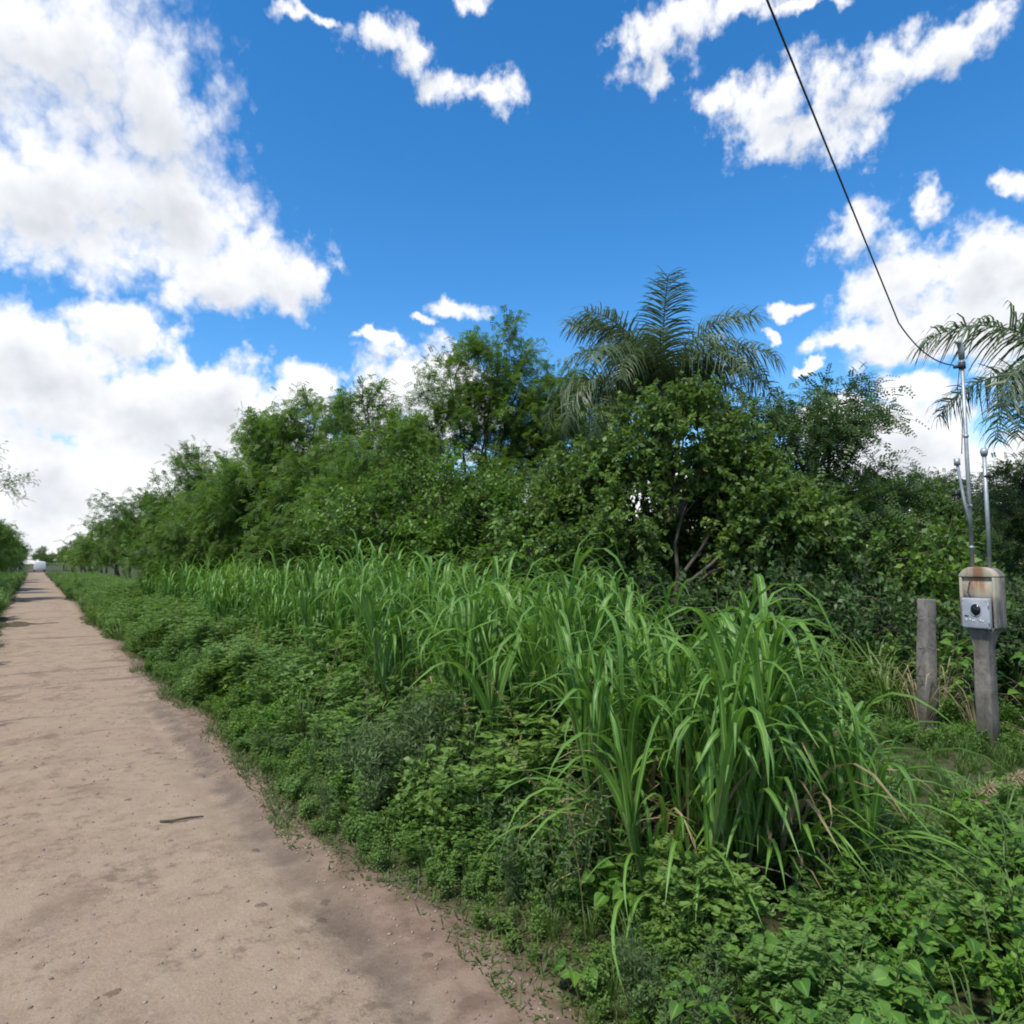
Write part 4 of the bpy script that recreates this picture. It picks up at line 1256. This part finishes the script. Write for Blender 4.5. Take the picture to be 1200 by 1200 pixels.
# ------------------------------------------------------------------ fence post, meter pillar, masts and cable
def mat_concrete(name, rust=False):
    m, k = new_mat(name)
    p = k.n('ShaderNodeTexCoord').outputs['Object']
    s = k.n('ShaderNodeSeparateXYZ', {0: p})
    f = k.step(k.noise(p, 9.0, 8.0, .68), .3, .7)
    col = k.mix(f, (.12, .11, .098), (.25, .23, .205))
    stn = k.vec('MULTIPLY', p, (14, 14, 2.2)).outputs[0]
    col = k.mix(k.step(k.noise(stn, 1.0, 4.0, .6), .5, .72, 0, .65), col, (.085, .08, .07))
    col = k.mix(k.math('MULTIPLY', k.step(k.math('ADD', s.outputs[2], k.math('MULTIPLY_ADD', k.noise(p, 7.0, 4.0), .5, -.25)), .1, .6, 1.0, 0.0), .6), col, (.05, .055, .035))
    if rust:
        front = k.step(s.outputs[1], .05, -.03)
        col = k.mix(k.math('MULTIPLY', front, k.step(s.outputs[2], 1.28, 1.36, 0.0, .8)), col, (.46, .41, .32))
        rr = k.math('MULTIPLY', k.step(k.math('ABSOLUTE', s.outputs[0]), .04, .13, 1.0, 0.0), k.step(s.outputs[2], 1.30, 1.44))
        rr = k.math('MULTIPLY', rr, k.step(k.noise(stn, .9, 4.0, .6), .3, .55))
        col = k.mix(k.math('MULTIPLY', rr, .85), col, (.22, .095, .045))
    b = k.n('ShaderNodeBsdfPrincipled', {'Base Color': col, 'Roughness': .92, 'Specular IOR Level': .2})
    bm = k.n('ShaderNodeBump', {'Strength': .5, 'Distance': .012, 'Height': k.noise(p, 30.0, 7.0, .65)})
    k.t.links.new(bm.outputs[0], b.inputs['Normal'])
    k.n('ShaderNodeOutputMaterial', {0: b.outputs[0]})
    return m


M['concrete'] = mat_concrete('weathered_concrete')
M['concrete_rust'] = mat_concrete('rust_stained_concrete', True)


def bevelled(mb_obj, w=.01, seg=2):
    md = mb_obj.modifiers.new('bevel', 'BEVEL'); md.width = w; md.segments = seg; md.limit_method = 'ANGLE'
    return mb_obj


# bare post, leaning
t = thing('concrete_post', 'bare weathered concrete fence post leaning beside the meter pillar', 'post', (4.02, 6.75, gz(4.02, 6.75)), .35)
mb = MB()
K = 10; zz = np.linspace(-.2, 1.28, K)
for i in range(K):
    w = .068 - .009 * i / K
    ring = np.array([[-w, -w, zz[i]], [w, -w, zz[i]], [w, w, zz[i]], [-w, w, zz[i]]]) + rng.normal(size=(4, 3)) * .0035
    mb.V.append(ring); mb.D.append(np.zeros((4, 3)))
mb.n = 4 * K
q = [(4 * i + j, 4 * i + (j + 1) % 4, 4 * i + 4 + (j + 1) % 4, 4 * i + 4 + j) for i in range(K - 1) for j in range(4)] + [(4 * K - 4, 4 * K - 3, 4 * K - 2, 4 * K - 1)]
mb.Q.append(np.array(q)); mb.M.append(np.zeros(len(q), np.int32))
bevelled(mb.build('shaft', M['concrete'], t), .012)
wm = MB()
for z in (.45, .8, 1.08):
    tube(wm, [(.076 * math.cos(a), .076 * math.sin(a), z + .01 * math.sin(2 * a)) for a in np.linspace(0, 6.28, 13)], .0022, 4)
wm.build('tie_wire', M['steel'], t)
t.rotation_euler = (R(-1.5), R(5.0), .35)

# meter pillar: slender shaft, flared neck, round-topped housing open to the front
px_, py_ = 4.10, 6.0
FRONT = math.atan2(-.50, -.86) + math.pi / 2      # the housing faces the track
t = thing('meter_pillar', 'concrete pillar with round topped rust stained housing holding a grey meter box', 'meter pillar', (px_, py_, gz(px_, py_) - .02), FRONT)
t.scale = (.77, .77, 1)


def loft(secs, mat, name, parent, bev=.008):
    """secs: (z, half width, half depth front, half depth back)"""
    mb = MB(); n = len(secs)
    V = []
    for z, hx, yf, yb in secs:
        V += [(-hx, -yf, z), (hx, -yf, z), (hx, yb, z), (-hx, yb, z)]
    Q = [(4 * i + j, 4 * i + (j + 1) % 4, 4 * i + 4 + (j + 1) % 4, 4 * i + 4 + j) for i in range(n - 1) for j in range(4)]
    Q += [(3, 2, 1, 0), (4 * n - 4, 4 * n - 3, 4 * n - 2, 4 * n - 1)]
    mb.add(V, Q)
    return bevelled(mb.build(name, mat, parent), bev)


loft([(-.25, .085, .085, .085), (.4, .082, .082, .082), (.9, .078, .078, .085), (.98, .10, .08, .10), (1.06, .15, .09, .13)], M['concrete'], 'shaft', t)
# housing: back and two cheeks, crown over them
hz0, hz1 = 1.063, 1.50
mb = MB()
box(mb, (-.185, .06, hz0), (.185, .14, hz1))
box(mb, (-.185, -.10, hz0), (-.155, .058, hz1)); box(mb, (.155, -.10, hz0), (.185, .058, hz1))
bevelled(mb.build('housing', M['concrete_rust'], t), .01)
mb = MB()
n_ = 17
prof = [(-.187 + .374 * i / (n_ - 1), hz1 + .012 + .075 * (1 - abs(-1 + 2 * i / (n_ - 1)) ** 3.4)) for i in range(n_)]
V, Q = [], []
for y_ in (-.103, .142):
    for x_, z_ in prof: V.append((x_, y_, z_))
    for x_, z_ in prof: V.append((x_, y_, hz1 + .0005))
for i in range(n_ - 1):
    Q.append((i, i + 1, 2 * n_ + i + 1, 2 * n_ + i))                                   # top
    Q.append((n_ + i + 1, n_ + i, 3 * n_ + i, 3 * n_ + i + 1))                         # underside
    Q.append((n_ + i, n_ + i + 1, i + 1, i)); Q.append((2 * n_ + i, 2 * n_ + i + 1, 3 * n_ + i + 1, 3 * n_ + i))
Q.append((0, 2 * n_, 3 * n_, n_)); Q.append((n_ - 1, 2 * n_ - 1, 4 * n_ - 1, 3 * n_ - 1))
mb.add(V, Q)
bevelled(mb.build('crown', M['concrete_rust'], t), .012)
mb = MB(); box(mb, (-.153, -.072, hz0 + .18), (.153, .058, hz1 - .002)); mb.build('front_panel', M['concrete_rust'], t)
# the grey meter box
mb = MB(); box(mb, (-.14, -.155, hz0 - .005), (.14, -.075, hz0 + .255))
M['box_grey'] = plain_mat('painted_meter_box', (.30, .32, .36), (.40, .42, .47), 10, .55, 0, .15, 60)
bx_ = bevelled(mb.build('meter_box', M['box_grey'], t), .008)
mb = MB(); box(mb, (-.132, -.162, hz0 + .004), (.132, -.1555, hz0 + .246)); bevelled(mb.build('cover', M['box_grey'], bx_), .004)
M['dark_glass'] = plain_mat('dark_meter_glass', (.006, .007, .009), (.016, .018, .02), 6, .25, 0, 0, spec=.5)
mb = MB(); th = np.linspace(0, 6.2832, 25)[:-1]
V = [(.012 + .052 * math.cos(a), -.1665, hz0 + .155 + .05 * math.sin(a)) for a in th] + [(.012 + .052 * math.cos(a), -.162, hz0 + .155 + .05 * math.sin(a)) for a in th] + [(.012, -.1700, hz0 + .155)]
Q = [(i, (i + 1) % 24, 48, 48) for i in range(24)] + [(i, i + 24, 24 + (i + 1) % 24, (i + 1) % 24) for i in range(24)]
mb.add(V, Q); mb.build('dial_window', M['dark_glass'], bx_, True)
mb = MB(); tube(mb, [(.012 + .056 * math.cos(a), -.166, hz0 + .155 + .054 * math.sin(a)) for a in np.linspace(0, 6.2832, 25)], .0045, 5)
mb.build('dial_rim', M['box_grey'], bx_, True)
mb = MB(); box(mb, (-.105, -.168, hz0 + .098), (-.068, -.162, hz0 + .107)); mb.build('latch', M['dark_glass'], bx_)
M['chalk'] = plain_mat('worn_white_paint', (.42, .44, .47), (.62, .64, .66), 60, .8, 0, 0)
mb = MB()
for x0, x1 in ((-.10, -.082), (-.06, -.045), (-.035, -.02), (-.012, .0), (.045, .062), (.07, .088)):   # worn, unreadable paint marks
    box(mb, (x0, -.1628, hz0 + .052 + rng.uniform(-.006, .006)), (x1, -.1617, hz0 + .074 + rng.uniform(-.006, .006)))
mb.build('paint_marks', M['chalk'], bx_)

mb = MB()
for sx in (-.122, .122):
    for sz in (.014, .236):
        tube(mb, [(sx, -.1618, hz0 + sz), (sx, -.1655, hz0 + sz)], .0055, 8)
mb.build('screws', M['steel'], bx_)
mb = MB()
for sz in (.05, .195): tube(mb, [(.139, -.160, hz0 + sz - .018), (.139, -.160, hz0 + sz + .018)], .006, 8)
mb.build('hinges', M['steel'], bx_)
mb = MB(); tube(mb, [(-.06, -.10, hz0 + .25), (-.085, -.12, hz0 + .30), (-.08, -.09, hz1 - .06), (-.075, -.076, hz1 - .04)], .006, 6); mb.build('lead_wire', M['wire'], t)
# tall service mast
base_z = hz1 + .085


def wpt(lx, ly, lz):
    return lx, ly, lz


t2 = thing('service_mast', 'tall thin grey steel mast on the meter pillar carrying the overhead cable', 'mast', (px_, py_, gz(px_, py_) - .02), FRONT)
mb = MB(); tube(mb, [(-.075, .03, 1.56), (-.075, .03, 2.5), (-.078, .03, 3.50)], [.018, .018, .016], 8); mb.build('pipe', M['steel'], t2, True)
mb = MB(); tube(mb, [(-.078, .03, 3.47), (-.078, .03, 3.56), (-.078, .0, 3.62), (-.078, -.05, 3.62)], [.026, .028, .026, .02], 8); mb.build('weatherhead', M['steel'], t2, True)
mb = MB(); tube(mb, [(-.078, .03, 3.38), (-.078, .03, 3.44)], .03, 8); tube(mb, [(-.10, .03, 3.41), (-.15, .03, 3.41)], [.02, .014], 6); mb.build('insulator', M['wire'], t2, True)
mb = MB(); tube(mb, [(-.05, -.01, 1.9), (-.10, -.01, 2.20), (-.13, -.015, 2.45), (-.135, -.02, 2.52)], [.014, .014, .013, .013], 7); mb.build('brace_pipe', M['steel'], t2, True)
mb = MB(); tube(mb, [(-.135, -.02, 2.50), (-.137, -.02, 2.56)], .026, 8); mb.build('clamp', M['steel'], t2, True)
mb = MB()
for z_ in (1.75, 2.12, 2.75): tube(mb, [(-.075, .03, z_), (-.075, .03, z_ + .022)], .0235, 8)
mb.build('pipe_bands', M['steel'], t2)
mb = MB(); tube(mb, [(-.095, .02, 3.40), (-.11, .0, 3.2), (-.085, .005, 2.9), (-.10, -.005, 2.6)], .004, 5); mb.build('drop_wire', M['wire'], t2)
t3 = thing('short_mast', 'shorter grey pipe with a cap beside the tall service mast', 'mast', (px_, py_, gz(px_, py_) - .02), FRONT)
mb = MB(); tube(mb, [(.065, .03, 1.56), (.065, .03, 2.58)], .017, 8); mb.build('pipe', M['steel'], t3, True)
mb = MB(); tube(mb, [(.065, .03, 2.56), (.065, .03, 2.60), (.065, .03, 2.63)], [.024, .034, .022], 8); mb.build('cap', M['steel'], t3, True)
mb = MB(); tube(mb, [(.06, .03, 2.38), (.09, .03, 2.38), (.10, .02, 2.40)], [.02, .022, .015], 6); mb.build('side_outlet', M['wire'], t3, True)
mb = MB(); tube(mb, [(.06, .02, 2.2), (.0, .0, 2.1), (-.05, .0, 2.12), (-.09, .0, 2.2)], .004, 4); mb.build('loop_wire', M['wire'], t3)

# the cable: from the mast head, sagging, over the track behind the camera
ca, sa = math.cos(FRONT), math.sin(FRONT)
hx, hy = px_ + ca * -.15 - sa * .03, py_ + sa * -.15 + ca * .03
A0 = np.array([hx, hy, 3.41 + gz(px_, py_)])
A1 = np.array([3.26, 5.62, 3.72]); A2 = np.array([-5.6, -5.32, 6.95])
pts = np.concatenate([bez(A0, A0 * .55 + A1 * .45 + [-.05, 0, -.14], A1, 12)[:-1], bez(A1, (A1 + A2) / 2 - [0, 0, .06], A2, 40)])
mb = MB(); tube(mb, pts, .0058, 7)
mb.build('overhead_cable', M['wire'], None, True, label='dark overhead cable sagging down to the head of the steel mast', category='cable')

# ------------------------------------------------------------------ small things on the track
def on_road(x, y):
    s, t = to_st(x, y)
    return float(road_z(np.float64(s), np.float64(t)))


mb = MB()
c = np.array([(-.13, -.03, .012), (-.06, -.03, .014), (.0, -.01, .02), (.05, .03, .016), (.12, .055, .013)])
tube(mb, c, [.007, .008, .008, .007, .004], 6)
tube(mb, [(.0, -.01, .02), (.03, -.02, .03)], [.005, .003], 4)
o = mb.build('twig', M['twig'], None, True, label='short crooked dead stick lying on the dirt track', category='stick')
o.location = (-2.19, 4.67, on_road(-2.19, 4.67) - .002)
mb = MB()
V = []
g_ = 5
for i in range(g_):
    for j in range(g_):
        V.append((i * .02 + rng.normal() * .004, j * .014 + rng.normal() * .003, abs(rng.normal()) * .012 + .004))
mb.add(V, [(i * g_ + j, (i + 1) * g_ + j, (i + 1) * g_ + j + 1, i * g_ + j + 1) for i in range(g_ - 1) for j in range(g_ - 1)])
M['paper'] = plain_mat('scrap_paper', (.6, .6, .57), (.75, .74, .7), 20, .8, 0, 0)
o = mb.build('paper_scrap', M['paper'], None, False, label='crumpled white scrap of litter on the turf edge of the track', category='litter')
o.scale = (.55, .6, .6)
o.location = (-.80, 4.12, max(gz(-.8, 4.12), on_road(-.8, 4.12)) + .01)

# white van at the far end of the track
vx, vy = road(165, .9)
t = thing('white_van', 'small white van far off at the end of the dirt track', 'van', (vx, vy, .02), ANG + math.pi)
M['van_white'] = plain_mat('white_car_paint', (.55, .55, .53), (.62, .62, .6), 3, .35, 0, 0, spec=.5)
M['tyre'] = plain_mat('tyre_rubber', (.012, .012, .012), (.03, .03, .03), 8, .85, 0, 0)
mb = MB()
pr = [(-.98, .35, -1.9, 1.9), (-1.0, .9, -1.95, 1.9), (-.98, 1.15, -1.6, 1.9), (-.88, 1.9, -1.0, 1.85), (-.78, 2.02, -.85, 1.7)]
V = []
for hx_, z_, yf, yb in pr:
    V += [(hx_, yf, z_), (-hx_, yf, z_), (-hx_, yb, z_), (hx_, yb, z_)]
Q = [(4 * i + j, 4 * i + (j + 1) % 4, 4 * i + 4 + (j + 1) % 4, 4 * i + 4 + j) for i in range(4) for j in range(4)] + [(16, 17, 18, 19), (3, 2, 1, 0)]
mb.add(V, Q); bevelled(mb.build('body', M['van_white'], t), .06)
mb = MB(); mb.add([(-.86, -1.625, 1.2), (.86, -1.625, 1.2), (.78, -1.06, 1.86), (-.78, -1.06, 1.86)], [(0, 1, 2, 3)]); mb.build('windscreen', M['dark_glass'], t)
for sx in (-.86, .86):
    for sy in (-1.25, 1.25):
        mb = MB(); tube(mb, [(sx - .1, sy, .34), (sx + .1, sy, .34)], .33, 14); mb.build('wheel', M['tyre'], t)
for sx in (-.72, .72):
    mb = MB(); box(mb, (sx - .16, -1.965, .72), (sx + .16, -1.94, .88)); mb.build('headlight', M['paper'], t)
mb = MB(); box(mb, (-.95, -2.02, .36), (.95, -1.96, .55)); mb.build('bumper', M['tyre'], t)
